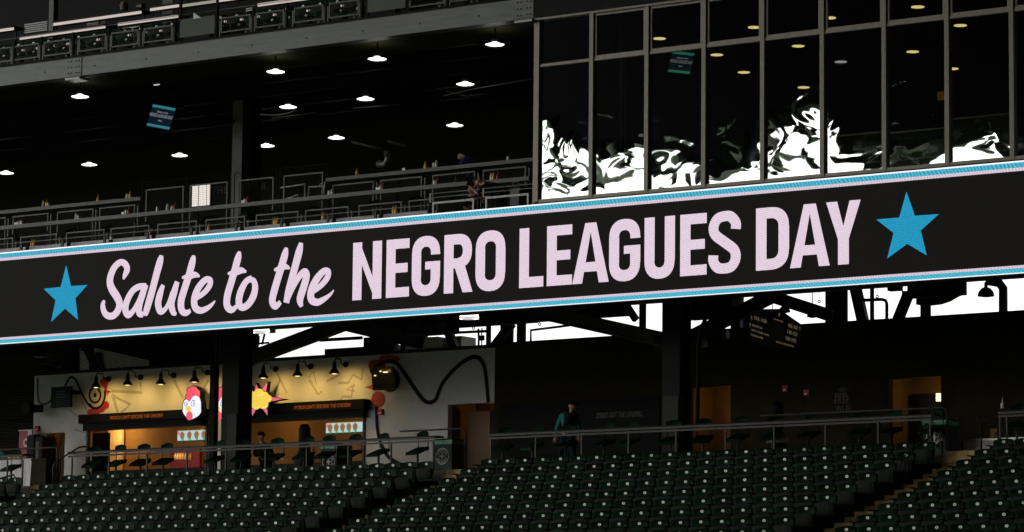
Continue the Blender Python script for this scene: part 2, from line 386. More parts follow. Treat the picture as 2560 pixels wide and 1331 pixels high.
def letter(ch, pa, pb, ymid):
    xa, xb = XA(pa, ymid, YL), XA(pb, ymid, YL); W = xb-xa; m = MB(); z0, z1 = LZB, LZT; t, tb = T, TB
    cnt = [0]
    def P(pts): m.poly([(xa+p[0], z0+p[1]) for p in pts], YT-.001*cnt[0], .012); cnt[0] += 1
    def Rr(x0, x1, za, zb2): P([(x0,za),(x1,za),(x1,zb2),(x0,zb2)])
    def ring(cx, cz, ro, rzo, ri, rzi, a0, a1, n=14):
        vs = []
        y = YT-.001*cnt[0]; cnt[0] += 1
        for i in range(n+1):
            a = math.radians(a0+(a1-a0)*i/n); ca, sa = math.cos(a), math.sin(a)
            e = .86
            f = lambda v: math.copysign(abs(v)**e, v)
            vs += [(xa+cx+ro*f(ca), y, z0+cz+rzo*f(sa)), (xa+cx+ri*f(ca), y, z0+cz+rzi*f(sa))]
        m.add(vs, [(2*i, 2*i+1, 2*i+3, 2*i+2) for i in range(n)])
    H = LH; RZ = .30*H; rzi = RZ-tb
    if ch == 'N':
        Rr(0, t, 0, H); Rr(W-t, W, 0, H); P([(t*.75, H), (.02, H), (W-t*.75, 0), (W-.02, 0)][::1])
    elif ch == 'E':
        Rr(0, t, 0, H); Rr(0, W, 0, tb*.9); Rr(0, W, H-tb*.9, H); Rr(0, W*.93, H*.5-tb*.43, H*.5+tb*.43)
    elif ch == 'L':
        Rr(0, t*1.0, 0, H); Rr(0, W, 0, tb*.95)
    elif ch in 'OGU':
        cx = W/2
        if ch != 'U': ring(cx, H-RZ+.02, W/2, RZ, W/2-t, rzi, 0 if ch == 'O' else 22*0, 180)
        ring(cx, RZ-.02, W/2, RZ, W/2-t, rzi, 180, 360)
        Rr(0, t, RZ-.02, (H-RZ+.02) if ch != 'U' else H)
        if ch == 'O': Rr(W-t, W, RZ-.02, H-RZ+.02)
        if ch == 'U': Rr(W-t, W, RZ-.02, H)
        if ch == 'G':
            Rr(W-t, W, H-RZ-.02, H-RZ+.02); Rr(W-t, W, RZ-.02, H*.57); Rr(W*.48, W, H*.57-tb*.72, H*.57)
    elif ch == 'R':
        Rr(0, t, 0, H); RR = .26*H; cz = H-RR
        Rr(t*.8, W*.5, H-tb*.95, H); Rr(t*.8, W*.5, H*.42, H*.42+tb*.9)
        zc = (H+H*.42)/2; rr = (H-H*.42)/2
        ring(W*.5, zc, W*.5-.02, rr, W*.5-.02-t, rr-tb*.95, -90, 90)
        P([(W*.36, H*.46), (W*.70, H*.5), (W, 0), (W-t*1.05, 0)])
    elif ch == 'D':
        Rr(0, t, 0, H); Rr(t*.8, W*.45, H-tb*.95, H); Rr(t*.8, W*.45, 0, tb*.95)
        ring(W*.45, H-RZ*1.05, W*.55, RZ*1.05, W*.55-t, RZ*1.05-tb*.95, 0, 90); ring(W*.45, RZ*1.05, W*.55, RZ*1.05, W*.55-t, RZ*1.05-tb*.95, 270, 360)
        Rr(W-t, W, RZ*1.05, H-RZ*1.05)
    elif ch == 'A':
        P([(0,0),(t,0),(W*.5+.02,H*.93),(W*.5+.02,H),(W*.35,H)]); P([(W,0),(W-t,0),(W*.5-.02,H*.93),(W*.5-.02,H),(W*.65,H)][::-1])
        Rr(W*.24, W*.76, H*.19, H*.19+tb*.85)
    elif ch == 'Y':
        Rr(W/2-t/2, W/2+t/2, 0, H*.45)
        P([(W/2-t/2, H*.40),(W/2+.03, H*.40),(W/2+.03,H*.52),(t*1.02, H),(0, H)]); P([(W/2+t/2, H*.40),(W/2-.03, H*.40),(W/2-.03,H*.52),(W-t*1.02, H),(W, H)])
    elif ch == 'S':
        pts = [(.86,.70),(.86,.80),(.70,.905),(.5,.92),(.27,.885),(.145,.76),(.20,.63),(.5,.50),(.80,.37),(.86,.23),(.73,.105),(.5,.075),(.27,.10),(.14,.20),(.14,.30)]
        cp = catmull([(xa+p[0]*W, z0+p[1]*H) for p in pts], 4)
        # stems are wider than the bars: the pen is broad where the stroke runs upright
        n = len(cp); wd = []
        for i in range(n):
            a, c2 = cp[max(i-1,0)], cp[min(i+1,n-1)]; dx, dz = abs(c2[0]-a[0]), abs(c2[1]-a[1]); q = dz/(dx+dz+1e-9)
            wd.append(tb*.88*(1-q)+t*.96*q)
        m.ribbon(cp, wd, YT, .012)
    o = m.build('letter', M['led_text'], board); return o
q = 3.048
for ch, a, b_ in [('N',70,288),('E',325,498),('G',520,733),('R',765,982),('O',1005,1230),('L',1338,1520),('E',1548,1738),('A',1742,2018),('G',2022,2258)]:
    letter(ch, 860+a/q, 860+b_/q, 660)
q = 2.667
for ch, a, b_ in [('U',32,233),('E',270,445),('S',462,668),('D',775,995),('A',1002,1265),('Y',1243,1472)]:
    letter(ch, 1600+a/q, 1600+b_/q, 610)
# script lettering, brush strokes as (x, y, width) in one reading frame
SCR = {
 'S': [[(878,338,10),(890,305,30),(905,268,38),(893,232,36),(862,216,34),(825,240,38),(795,292,42),(782,352,44),(796,405,46),(828,455,46),(850,505,44),(840,558,42),(806,596,38),(766,596,36),(740,566,34),(732,520,30),(744,488,14)]],
 'a': [[(1040,385,30),(985,392,34),(940,425,36),(905,490,40),(892,548,42),(912,592,36),(950,560,30),(985,500,30),(1012,440,26),(1036,385,30)],[(1038,375,36),(1016,440,42),(992,520,42),(992,578,38),(1020,590,28)]],
 'l': [[(1150,168,24),(1138,215,44),(1112,310,44),(1086,410,44),(1060,500,44),(1040,570,38),(1035,598,20)]],
 'u': [[(1162,378,24),(1140,440,40),(1126,510,42),(1142,566,36),(1176,550,26),(1206,495,24),(1228,430,28)],[(1262,355,30),(1240,430,42),(1220,510,42),(1234,572,34),(1256,585,14)]],
 't': [[(1380,168,20),(1370,215,42),(1345,310,44),(1316,400,44),(1290,490,44),(1294,556,40),(1324,578,32),(1356,560,20)],[(1296,326,12),(1340,318,32),(1385,305,32),(1420,318,10)]],
 'e': [[(1400,470,26),(1450,435,30),(1490,385,34),(1496,345,32),(1462,342,34),(1414,395,40),(1384,470,42),(1388,535,40),(1425,560,34),(1472,545,28),(1510,515,18),(1530,490,6)]],
 't2': [[(1705,140,18),(1694,185,42),(1670,275,44),(1645,360,44),(1618,455,44),(1616,525,42),(1648,556,34),(1684,530,22)],[(1622,298,12),(1668,290,34),(1715,275,34),(1752,285,10)]],
 'o': [[(1792,325,24),(1750,355,34),(1712,430,42),(1700,500,42),(1722,538,36),(1765,518,38),(1802,460,42),(1816,395,38),(1802,345,30),(1770,350,20),(1748,372,20)]],
 't3': [[(2038,112,18),(2028,160,42),(2004,245,44),(1978,330,44),(1952,420,44),(1938,490,42),(1960,530,36),(1996,500,24)],[(1952,272,12),(1990,262,30),(2030,248,30),(2062,262,10)]],
 'h': [[(2142,78,24),(2128,140,44),(2104,230,44),(2080,320,44),(2054,420,44),(2036,505,36)],[(2055,470,20),(2084,400,26),(2124,325,34),(2166,285,38),(2180,318,42),(2158,400,44),(2134,480,42),(2146,532,20)]],
 'e2': [[(2226,425,26),(2280,385,30),(2326,330,34),(2336,285,32),(2304,280,34),(2254,335,42),(2216,415,44),(2214,478,42),(2254,502,36),(2304,480,28),(2350,445,16),(2374,415,6)]],
}
i_ = 0
for ch, strokes in SCR.items():
    m = MB()
    for st_ in strokes:
        cp = catmull(st_, 5); pts = []; wd = []
        for (x, y, w_) in cp:
            p = at(x/2.844, 580+y/2.844, YL); pts.append((p.x, p.z)); wd.append(max(w_*1.12, 4)/2.844/80)
        m.ribbon(pts, wd, YT-.001*(i_ % 7), .012); i_ += 1
    m.build('letter', M['led_text'], board)
def star(cx, cz, pts):
    c2 = [at(x, y, YL) for x, y in pts]; m = MB(); m.poly([(p.x, p.z) for p in c2], YT, .012); m.build('star', M['led_star'], board)
q = 2.844
star(0, 0, [(x/q, 580+y/q) for x, y in [(472,240),(505,386),(622,378),(537,472),(555,625),(463,545),(365,640),(397,487),(312,405),(433,392)]])
q = 2.667
star(0, 0, [(1600+x/q, 400+y/q) for x, y in [(1778,215),(1833,373),(1993,362),(1872,472),(1912,637),(1783,560),(1650,657),(1692,488),(1577,398),(1730,385)]])

# ================================================================ UPPER DECK EDGE BEAM
YB = 67.55
ub = thing('deck_edge_beam', 'long grey steel beam along the upper deck edge with rows of bolts', 'beam', (-56, YB, 16.6))
xs0, xs1 = XA(206, 160, YB), XA(1336, 30, YB)
zt2, zb2 = 16.91, 16.40
for i, (xa, xb) in enumerate([(X0, xs0-.02), (xs0+.0, xs1-.01), (xs1+.0, X1)]):
    m = MB(); m.box(xa, xb, YB, YB+.03, zb2, zt2); m.box(xa, xb, YB-.0+.03, YB+.35, zb2, zb2+.03); m.box(xa, xb, YB+.03, YB+.35, zt2-.03, zt2)
    m.build('beam_plate', M['beam'] if i < 2 else M['rust_dark'], ub)
for xs in (xs0, xs1):
    m = MB(); m.box(xs-.55, xs-.022, YB-.016, YB-.001, zb2+.03, zt2-.02); m.build('splice_plate', M['beam'], ub)
    m = MB(); m.box(xs-.52, xs+.0, YB-.10, YB+.3, zb2-.10, zb2-.04); m.build('bracket', M['light_steel'], ub)
    m = MB()
    for dx in (-.48, -.38, -.20, -.10):
        for dz in (.09, .25, .41): m.lathe((xs+dx, YB-.03, zb2+dz+.0), [(.019, .0), (.019, .014)], 6, 'y')
    s_ = m.build('bolt', M['black_steel'], ub); s_['kind'] = 'stuff'
m = MB()
for k in range(-12, 26):
    x = xs0 + .45 + k*3.6/2.0
    m.lathe((x, YB-.012, 16.62), [(.024, 0), (.024, .012)], 6, 'y')
s_ = m.build('bolt', M['black_steel'], ub); s_['kind'] = 'stuff'
m = MB().box(X0, X1, YB-.03, YB+.4, zt2+.0, zt2+.055).build('edge_angle', M['black_steel'], ub)

# ---- guard rail panels on the upper deck
def mesh_panel(x0, x1, z0, z1, Y, m_frame, label, wire=.05, fw=.035, group='mesh guard rail panels', post=True, name='mesh_panel'):
    t = thing(name, label, 'railing', ((x0+x1)/2, Y, z0), group)
    f = MB(); f.box(x0, x1, Y, Y+.03, z1-fw, z1); f.box(x0, x1, Y, Y+.03, z0, z0+fw); f.box(x0, x0+fw, Y, Y+.03, z0+fw, z1-fw); f.box(x1-fw, x1, Y, Y+.03, z0+fw, z1-fw)
    f.build('frame', m_frame, t)
    wm = MB(); n = int((x1-x0-2*fw)/wire)
    for i in range(1, n): x = x0+fw+(x1-x0-2*fw)*i/n; wm.box(x-.0022, x+.0022, Y+.012, Y+.016, z0+fw, z1-fw)
    n = int((z1-z0-2*fw)/wire)
    for i in range(1, n): z = z0+fw+(z1-z0-2*fw)*i/n; wm.box(x0+fw, x1-fw, Y+.0165, Y+.020, z-.0022, z+.0022)
    o = wm.build('wire_mesh', M['rust_dark'], t); o['kind'] = 'stuff'
    return t
YU = 67.75
pans = [(-22,28),(31,96),(109,175),(197,264),(278,345),(359,430),(552,625),(639,709),(734,807),(822,896),(1024,1110),(1127,1190)]
ui = 0
for (a, c2) in pans:
    ym = 138-.135*(a)
    xa, xb = XA(a, ym, YU), XA(c2, ym, YU)
    ui += 1
    near = 'before the pale banner' if a < 440 else ('between the two pale banners' if a < 900 else 'past the second banner')
    k = [p for p in pans if (p[0] < 440) == (a < 440) and (p[0] < 900) == (a < 900)].index((a, c2))
    tp = mesh_panel(xa, xb, 17.10, 17.50, YU, M['grey_steel'], f'grey mesh guard panel on the upper deck edge, {ORD[k]} {near}', group='upper deck guard panels')
    MB().box(xb+.015, xb+.05, YU+.0, YU+.04, 16.97, 17.42).build('bracket_post', M['grey_steel'], tp)
    MB().box(xa-.05, xa-.015, YU+.0, YU+.04, 16.97, 17.42).build('bracket_post', M['grey_steel'], tp)
    MB().box(xb-.16, xb-.10, YU-.012, YU-.006, 17.0, 17.07).build('seat_tag', M['banner'], tp)
    MB().box(xb+.07, xb+.12, YU-.01, YU+.05, 16.97, 17.66).build('post', M['black_steel'], tp)
tp = thing('top_cable', 'thin steel top rail running above the upper deck mesh panels', 'railing', (-58, YU, 17.7))
MB().tube([(X0, YU+.02, 17.72), (X1, YU+.02, 17.72)], .010, 6).build('rail_tube', M['light_steel'], tp)
# banners with glass above
for i, (a, c2, yt_, yb_) in enumerate([(450, 536, 50, 94), (919, 1013, -20, 31)]):
    xa, xb = XA(a, yb_, YU-.03), XA(c2, yb_, YU-.03); zb_, zt_ = ZA(a, yb_+1, YU-.03), ZA(a, yt_, YU-.03)
    bn = thing('banner', 'blank pale grey banner on the upper deck edge, ' + ('farther from the windows' if i == 0 else 'nearer the windows'), 'banner', (xa, YU, zb_), 'pale banners on the upper deck rail')
    MB().box(xa, xb, YU-.035, YU-.028, zb_, zt_).build('cloth', M['banner'], bn)
    MB().box(xa, xb, YU-.0, YU+.012, zt_, zt_+.42).build('glass_pane', glass_mat('clear_glass_%d' % i, (.8,.85,.8), .08), bn)
    for x in (xa-.05, xb+.02): MB().box(x, x+.05, YU-.02, YU+.04, 16.97, zt_+.55).build('post', M['black_steel'], bn)
    if i == 0:
        tw = MB(); p = [(XA(484, 45, YU-.05), ZA(484, 48, YU-.05)), (XA(484, 32, YU-.05), ZA(484, 32, YU-.05)), (XA(493, 38, YU-.05), ZA(493, 38, YU-.05)), (XA(503, 44, YU-.05), ZA(503, 45, YU-.05))]
        tw.poly(p, YU-.06, .02); tag(tw.build('cloth_scrap', M['white']), 'crumpled pale cloth draped over the top edge of the first banner', 'cloth')
# pale counter strips, built emissive, and seats of the upper deck
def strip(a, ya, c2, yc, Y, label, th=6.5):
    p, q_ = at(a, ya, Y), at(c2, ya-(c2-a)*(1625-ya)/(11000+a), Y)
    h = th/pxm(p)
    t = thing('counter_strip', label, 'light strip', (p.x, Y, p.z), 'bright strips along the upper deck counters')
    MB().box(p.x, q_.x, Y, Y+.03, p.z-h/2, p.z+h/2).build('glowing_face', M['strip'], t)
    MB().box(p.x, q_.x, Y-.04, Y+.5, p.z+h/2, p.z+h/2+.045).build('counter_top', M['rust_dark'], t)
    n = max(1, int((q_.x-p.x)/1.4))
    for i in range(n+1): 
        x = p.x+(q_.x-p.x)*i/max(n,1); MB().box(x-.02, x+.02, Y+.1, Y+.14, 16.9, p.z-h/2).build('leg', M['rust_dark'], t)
strip(49, 96.5, 262, 63, 69.4, 'long pale counter strip, lower of the two behind the first mesh panels')
strip(133, 61.5, 352, 27, 70.2, 'long pale counter strip, upper one beside the grey post')
strip(295, 61.5, 444, 40, 69.4, 'pale counter strip ending at the first banner, lower of two')
strip(375, 24.5, 446, 14, 70.2, 'short pale counter strip ending at the first banner, upper of two')
strip(-60, 85, 33, 75, 69.4, 'pale counter strip cut by the picture edge, far end of the deck')
strip(451, 15.5, 640, 0, 70.2, 'pale counter strip seen above the first banner')
strip(644, 13, 800, 0, 69.4, 'pale counter strip just past the first banner', 7.5)
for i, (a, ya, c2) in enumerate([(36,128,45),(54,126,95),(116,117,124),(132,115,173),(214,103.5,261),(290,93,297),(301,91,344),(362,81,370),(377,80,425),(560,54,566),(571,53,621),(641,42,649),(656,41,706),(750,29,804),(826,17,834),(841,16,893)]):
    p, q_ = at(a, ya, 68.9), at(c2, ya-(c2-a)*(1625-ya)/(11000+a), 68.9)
    t = thing('seat_row_strip', f'short pale strip behind the upper deck mesh, {ORD[i]} from the far end', 'light strip', (p.x, 68.9, p.z), 'short pale strips behind the mesh')
    MB().box(p.x, q_.x, 68.9, 68.93, p.z-.026, p.z+.026).build('glowing_face', M['strip'], t)  # pale strip given emission
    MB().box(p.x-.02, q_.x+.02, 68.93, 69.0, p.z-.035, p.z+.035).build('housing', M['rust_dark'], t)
# louvred bench boards
for i, (a, c2, ya) in enumerate([(61,118,62),(217,262,60),(306,350,72),(615,636,22)]):
    t = thing('slatted_bench_back', 'grey slatted boards under the counters, ' + ['beside the grey post','past the grey post','below the second strip','past the first banner'][i], 'slatted panel', at(a, ya+20, 70.4), 'slatted boards on the upper deck')
    for j in range(5):
        p, q_ = at(a, ya+j*5.0, 70.4), at(c2, ya+j*5.0-(c2-a)*.14, 70.4)
        MB().box(p.x, q_.x, 70.4, 70.43, p.z-.018, p.z+.012).build('slat', M['light_steel'], t)
p = at(128, 60, 71.5)
t = thing('deck_post', 'pale grey square post rising through the upper deck counters', 'post', (p.x, 71.5, 17.5))
MB().box(p.x-.10, p.x+.07, 71.5, 71.7, 17.5, 21).build('shaft', M['grey_steel'], t); MB().box(p.x-.13, p.x+.1, 71.45, 71.75, 17.5, 17.6).build('base_plate', M['grey_steel'], t)
p = at(419, 4, 71.0)
t = thing('deck_sign_board', 'pale board standing behind the counter before the first banner', 'board', (p.x, 71.0, 17.5))
MB().box(p.x-.19, p.x+.19, 71.0, 71.05, 18.0, 19.3).build('panel', M['banner'], t); MB().box(p.x-.03, p.x+.03, 71.06, 71.1, 17.5, 18.9).build('post', M['rust_dark'], t)
p = at(310, 27, 70.35)
t = thing('metal_pot', 'grey pot with a brass knob standing on the upper deck counter', 'pot', tuple(p))
MB().lathe(p, [(.085,0),(.10,.02),(.12,.15),(.12,.17)], 14).build('bowl', M['grey_steel'], t); MB().lathe(p+Vector((0,0,.17)), [(.11,0),(.08,.05),(.03,.08),(.02,.11)], 14).build('lid', M['brown'], t)
p = at(347, 21, 70.35)
t = thing('napkin_box', 'small grey box standing on the upper deck counter past the pot', 'box', tuple(p))
MB().box(p.x-.11, p.x+.11, p.y, p.y+.15, p.z, p.z+.14).build('case', M['rust_dark'], t); MB().box(p.x-.09, p.x+.09, p.y-.006, p.y-.001, p.z+.03, p.z+.1).build('front_panel', M['grey_steel'], t)
# ================================================================ GLASS SUITE
YG = 67.72
MX = [XA(x, 250, YG) for x in (1346,1482.8,1621,1764,1910.5,2059.7,2214.8,2371.9,2534)]
pitch = (MX[-1]-MX[1])/7
while MX[-1] < X1+2: MX.append(MX[-1]+pitch)
ZGB, ZGT, ZTR = 11.90, 16.30, 15.23
fac = thing('window_wall', 'tall dark glass window wall in bronze frames above the ribbon board', 'window wall', (MX[0], YG, ZGB))
for i, x in enumerate(MX):
    wq = .055 if i else .075
    m = MB(); m.box(x-wq, x+wq, YG-.10, YG+.06, ZGB, ZGT+.04); m.build('mullion', M['mullion'], fac)
m = MB(); m.box(MX[0]+.075, MX[-1]-.055, YG-.08, YG+.05, ZGB-.02, ZGB+.06).build('sill', M['mullion'], fac)
MB().box(MX[0]-.075, MX[-1], YG-.12, YG+.08, ZGT+.04, ZGT+.13).build('head_frame', M['mullion'], fac)
MB().box(MX[0]+.25, MX[-1], YG-.14, YG-.04, ZGT+.131, ZGT+.17).build('head_flashing', M['light_steel'], fac)
for i in range(len(MX)-1):
    xa, xb = MX[i]+(.075 if i == 0 else .055), MX[i+1]-.055
    MB().box(xa, xb, YG-.07, YG+.05, ZTR-.04, ZTR+.03).build('transom', M['mullion'], fac)
    op = i in (1, 2, 3, 4, 5, 6, 7, 8)
    if op:
        f = .055
        s_ = MB(); za, zc = ZTR+.032, ZGT+.038
        s_.box(xa+.01, xb-.01, YG-.045, YG+.02, za, za+f); s_.box(xa+.01, xb-.01, YG-.045, YG+.02, zc-f, zc); s_.box(xa+.01, xa+.01+f, YG-.045, YG+.02, za+f, zc-f); s_.box(xb-.01-f, xb-.01, YG-.045, YG+.02, za+f, zc-f)
        sh = s_.build('vent_sash', M['mullion'], fac)
        MB().box(xa+.066, xb-.066, YG-.01, YG-.004, za+f, zc-f).build('pane', M['glass'], sh)
    else:
        MB().box(xa, xb, YG-.01, YG-.004, ZTR+.03, ZGT+.04).build('pane', M['glass'], fac)
    MB().box(xa, xb, YG-.01, YG-.004, ZGB+.06, ZTR-.04).build('pane', M['glass'], fac)
# suite interior
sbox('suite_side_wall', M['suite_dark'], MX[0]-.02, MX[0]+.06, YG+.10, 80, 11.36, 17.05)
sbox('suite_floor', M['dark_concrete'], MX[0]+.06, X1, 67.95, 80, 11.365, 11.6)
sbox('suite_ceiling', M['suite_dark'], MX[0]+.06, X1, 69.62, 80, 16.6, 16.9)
q = 2.56
SL = [(1300+x/q, y/q, c_) for x, y, c_ in [(893,250,0),(1500,178,0),(1260,354,0),(1433,466,0),(410,312,0)]]
q = 3.024
SL += [(1900+x/q, y/q, c_) for x, y, c_ in [(525,139,0),(1193,56,0),(289,352,0),(1515,196,0),(610,471,1),(1155,395,0),(1455,524,0),(330,664,0),(625,771,1),(1217,706,0)]]
SL.sort()
for i, (x, y, c_) in enumerate(SL):
    p = atz(x, y, 16.1)
    t = thing('suite_downlight', ('cool white' if c_ else 'warm yellow') + f' round ceiling lamp behind the window wall, {ORD[i]} from its corner', 'ceiling light', tuple(p), 'round lamps in the glass suite')
    MB().lathe(p, [(.155,0),(.155,.012)], 20).build('glowing_disc', M['lamp_cool' if c_ else 'lamp_warm'], t)
    MB().lathe(p, [(.165,.0125),(.165,.05),(.06,.10),(.03,.45)], 16).build('lamp_housing', M['black_steel'], t)
# columns and pale partition strips seen inside
for i, (px, wd, Y, mm) in enumerate([(1441,.14,69.8,'grey_steel'),(1550,.12,70.2,'grey_steel'),(1548,.02,70.0,'light_steel'),(1433,.015,69.7,'light_steel')]):
    x = XA(px, 250, Y)
    t = thing('suite_post', ['wide grey post inside the first window bay','wide grey post inside the second window bay','thin bright rod inside the second window bay','thin bright rod inside the first window bay'][i], 'post', (x, Y, 11.6))
    MB().box(x-wd, x+wd, Y, Y+.1, 11.6, 16.59).build('shaft', M[mm], t); MB().box(x-wd-.03, x+wd+.03, Y-.03, Y+.13, 11.6, 11.66).build('foot_plate', M[mm], t)
for i, (a, c2, y, Y) in enumerate([(2070,2215,345,72),(2230,2370,335,72),(2385,2535,300,72),(2160,2215,410,70.2),(2225,2370,405,70.2),(2385,2550,390,70.2)]):
    p = at(a, y, Y); x2 = XA(c2, y, Y)
    t = thing('suite_partition', 'olive low partition inside the suite, ' + ['back row, first','back row, second','back row, third','front row, first','front row, second','front row, third'][i] + ' of three', 'partition', (p.x, Y, 11.6), 'low partitions in the glass suite')
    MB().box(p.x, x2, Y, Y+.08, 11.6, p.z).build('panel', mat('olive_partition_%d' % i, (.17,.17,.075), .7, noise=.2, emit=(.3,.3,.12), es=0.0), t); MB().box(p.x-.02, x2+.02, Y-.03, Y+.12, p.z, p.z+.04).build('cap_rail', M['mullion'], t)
x = XA(2352, 235, 71); z = ZA(2352, 240, 71)
t = thing('orange_notice', 'small orange notice on the wall inside the glass suite', 'notice', (x, 71, z))
MB().box(x-.09, x+.09, 71, 71.02, z-.1, z+.1).build('sheet', mat('orange_sheet', (.5,.16,.03), .7, emit=(.5,.16,.02), es=.15), t); MB().box(x-.11, x+.11, 71.021, 71.05, z-.12, z+.12).build('backing', M['rust_dark'], t)

# ---- hanging screens
def screen(px, py, Y, wpx, hpx, tilt_deg, body, cyan, label, mountdir):
    p = at(px, py, Y); k = pxm(p); W, H = wpx/k, hpx/k
    t = thing('hanging_screen', label, 'screen', tuple(p)); 
    parts = []
    def bx(name, m, x0, x1, z0, z1, y0, y1): parts.append(MB().box(p.x+x0, p.x+x1, p.y+y0, p.y+y1, p.z+z0, p.z+z1).build(name, M[m], t))
    bx('case', 'rubber', -W/2-.02, W/2+.02, -H/2-.02, H/2+.02, .0, .09)
    bx('display', body, -W/2, W/2, -H/2, H/2, -.004, -.001)
    bx('screen_stripe', cyan, -W/2, W/2, H*.36, H*.47, -.009, -.005)
    bx('screen_stripe', cyan, -W/2, W/2, -H*.47, -H*.36, -.009, -.005)
    text_obj('screen_text', 'NEGRO LEAGUES DAY', H*.20, M['tv_text'], t, (p.x, p.y-.012, p.z-.02), sx=.5*W/H*1.0, align='CENTER', bold=.002)
    text_obj('screen_text', 'Salute to the', H*.13, M['tv_text'], t, (p.x, p.y-.012, p.z+H*.16), sx=.8, align='CENTER', shear=.4)
    text_obj('screen_text', 'Alaska', H*.10, M['tv_text'], t, (p.x, p.y-.012, p.z-H*.2), sx=.8, align='CENTER', shear=.3)
    MB().box(p.x-.025, p.x+.025, p.y+.10, p.y+.15, p.z-.1, 16.5).build('mount_pole', M['black_steel'], t)
    t.rotation_euler = (0, 0, 0)
    return t
import itertools
def tilt(t, rx, ry, rz, keep=('mount_pole',)):
    for c in C.objects:
        if c.parent == t and not c.name.startswith(keep):
            R_ = Matrix.Rotation(rz, 4, 'Z') @ Matrix.Rotation(rx, 4, 'X') @ Matrix.Rotation(ry, 4, 'Y')
            l = c.location.copy(); c.location = R_ @ l; c.rotation_euler = R_.to_euler()
s1 = screen(403, 293, 73.5, 66, 60, 0, 'tv_blue', 'tv_cyan', 'screen with blue stripes hanging in the dark club level', 0); tilt(s1, -.15, .22, .25)
s2 = screen(1703, 157, 71.5, 60, 58, 0, 'tv_blue', 'tv_green', 'screen with green stripes hanging inside the window wall', 0); tilt(s2, -.15, .17, .20)

# ================================================================ CLUB LEVEL
# pendant dome lamps, three rows
def pendant(p, label, mt='lamp_white', r=.235, es=True):
    t = thing('pendant_lamp', label, 'ceiling lamp', tuple(p), 'round lamps over the club level')
    MB().lathe(p, [(r*.92, 0.0), (r, .010), (r*.75, .026), (.09, .050), (.06,.075)], 20).build('glowing_lens', M[mt], t)
    MB().lathe(p+Vector((0,0,.0755)), [(.10,0),(.10,.06),(.02,.10),(.02, max(.2, 17.05-p.z-.101))], 12).build('stem', M['black_steel'], t)
    m = MB(); m.tube([p+Vector((r*1.05*math.cos(a), r*1.05*math.sin(a), -.03)) for a in [i*math.pi/8 for i in range(17)]], .006, 5)
    for a in range(6): m.tube([p+Vector((r*1.05*math.cos(a*math.pi/3), r*1.05*math.sin(a*math.pi/3), -.03)), p+Vector((.05*math.cos(a*math.pi/3), .05*math.sin(a*math.pi/3), -.05))], .005, 4)
    m.build('wire_guard', M['black_steel'], t)
PZ_ = 16.0
rows = {'front':[(200,243),(689,181),(943,149),(1237,113)], 'middle':[(720,269),(914,249),(1163,212)], 'back':[(15,434),(223,413),(449,390),(666,366),(841,346),(1137,315)]}
for rn, L_ in rows.items():
    for i, (x, y) in enumerate(L_):
        p = atz(x, y, PZ_)
        pendant(p, f'glowing round lamp under the club ceiling, {rn} row, {ORD[i]} from the far end')
p = atz(390, 213, PZ_); t = thing('ceiling_glint', 'small bright slot lamp under the deck past the first lamp', 'ceiling lamp', tuple(p)); MB().box(p.x-.09,p.x+.09,p.y,p.y+.05,p.z,p.z+.02).build('glowing_face', M['lamp_cool'], t); MB().box(p.x-.1,p.x+.1,p.y,p.y+.06,p.z+.021,p.z+.06).build('housing', M['rust_dark'], t)
# faint pipes and ducts under the ceiling
def pipe(name, label, pts, r, mt='rust_dark', cat='pipe', n=8):
    o = MB().tube(pts, r, n).build(name, M[mt], smooth=True); tag(o, label, cat); return o
pipe('ceiling_pipe', 'thin pipe bending below the middle lamp nearest the windows', [at(1110,240,71.2), at(1178,224,70.6), at(1340,196,70.4)], .014, 'duct')
pipe('ceiling_pipe', 'thin angled pipe just below the lamp nearest the windows, lower one', [at(1115,228,71.5), at(1165,241,70.8), at(1215,234,70.8)], .010, 'grey_steel')
pipe('ceiling_pipe', 'thin bright conduit below the second middle lamp', [at(883,271,72), at(1000,262,72)], .012, 'duct')
pipe('ceiling_pipe', 'thin bright conduit below the first middle lamp', [at(680,296,72), at(790,282,72)], .012, 'duct')
pipe('ceiling_pipe', 'curved white duct hose under the first middle lamp', catmull([at(650,286,72.1), at(690,288,72.1), at(722,283,72.1), at(740,274,72.1)], 5), .02, 'duct')
pipe('ceiling_pipe', 'bent downpipe hanging behind the upper club counter', [at(968,378,76), at(970,400,76), at(962,412,76), at(945,410,76)], .10, 'duct')
pipe('ceiling_pipe', 'slanting conduit under the ceiling in front of the bent downpipe', [at(880,355,75), at(950,372,75)], .04, 'grey_steel')
pipe('ceiling_pipe', 'short bright slanting conduit near the bent downpipe', [at(970,354,76), at(1015,366,76)], .04, 'grey_steel')
pipe('ceiling_brace', 'long slanting steel brace under the ceiling beside the club screen', [at(400,255,74), at(585,305,74)], .05, 'rust_dark', 'brace')
# secondary ceiling joists
jm = 0
for Y in (70.8, 72.4, 74.0, 75.6, 77.2, 78.8):
    jo = thing('ceiling_joist', f'dark steel joist under the club ceiling, {ORD[jm]} from the deck edge', 'joist', (-65, Y, 16.9), 'joists under the club ceiling'); jm += 1
    MB().ibeam((X0, Y, 16.85), (MX[0]-.2, Y, 16.85), .18, .3, .02, .02).build('web_and_flanges', M['black_steel'], jo)
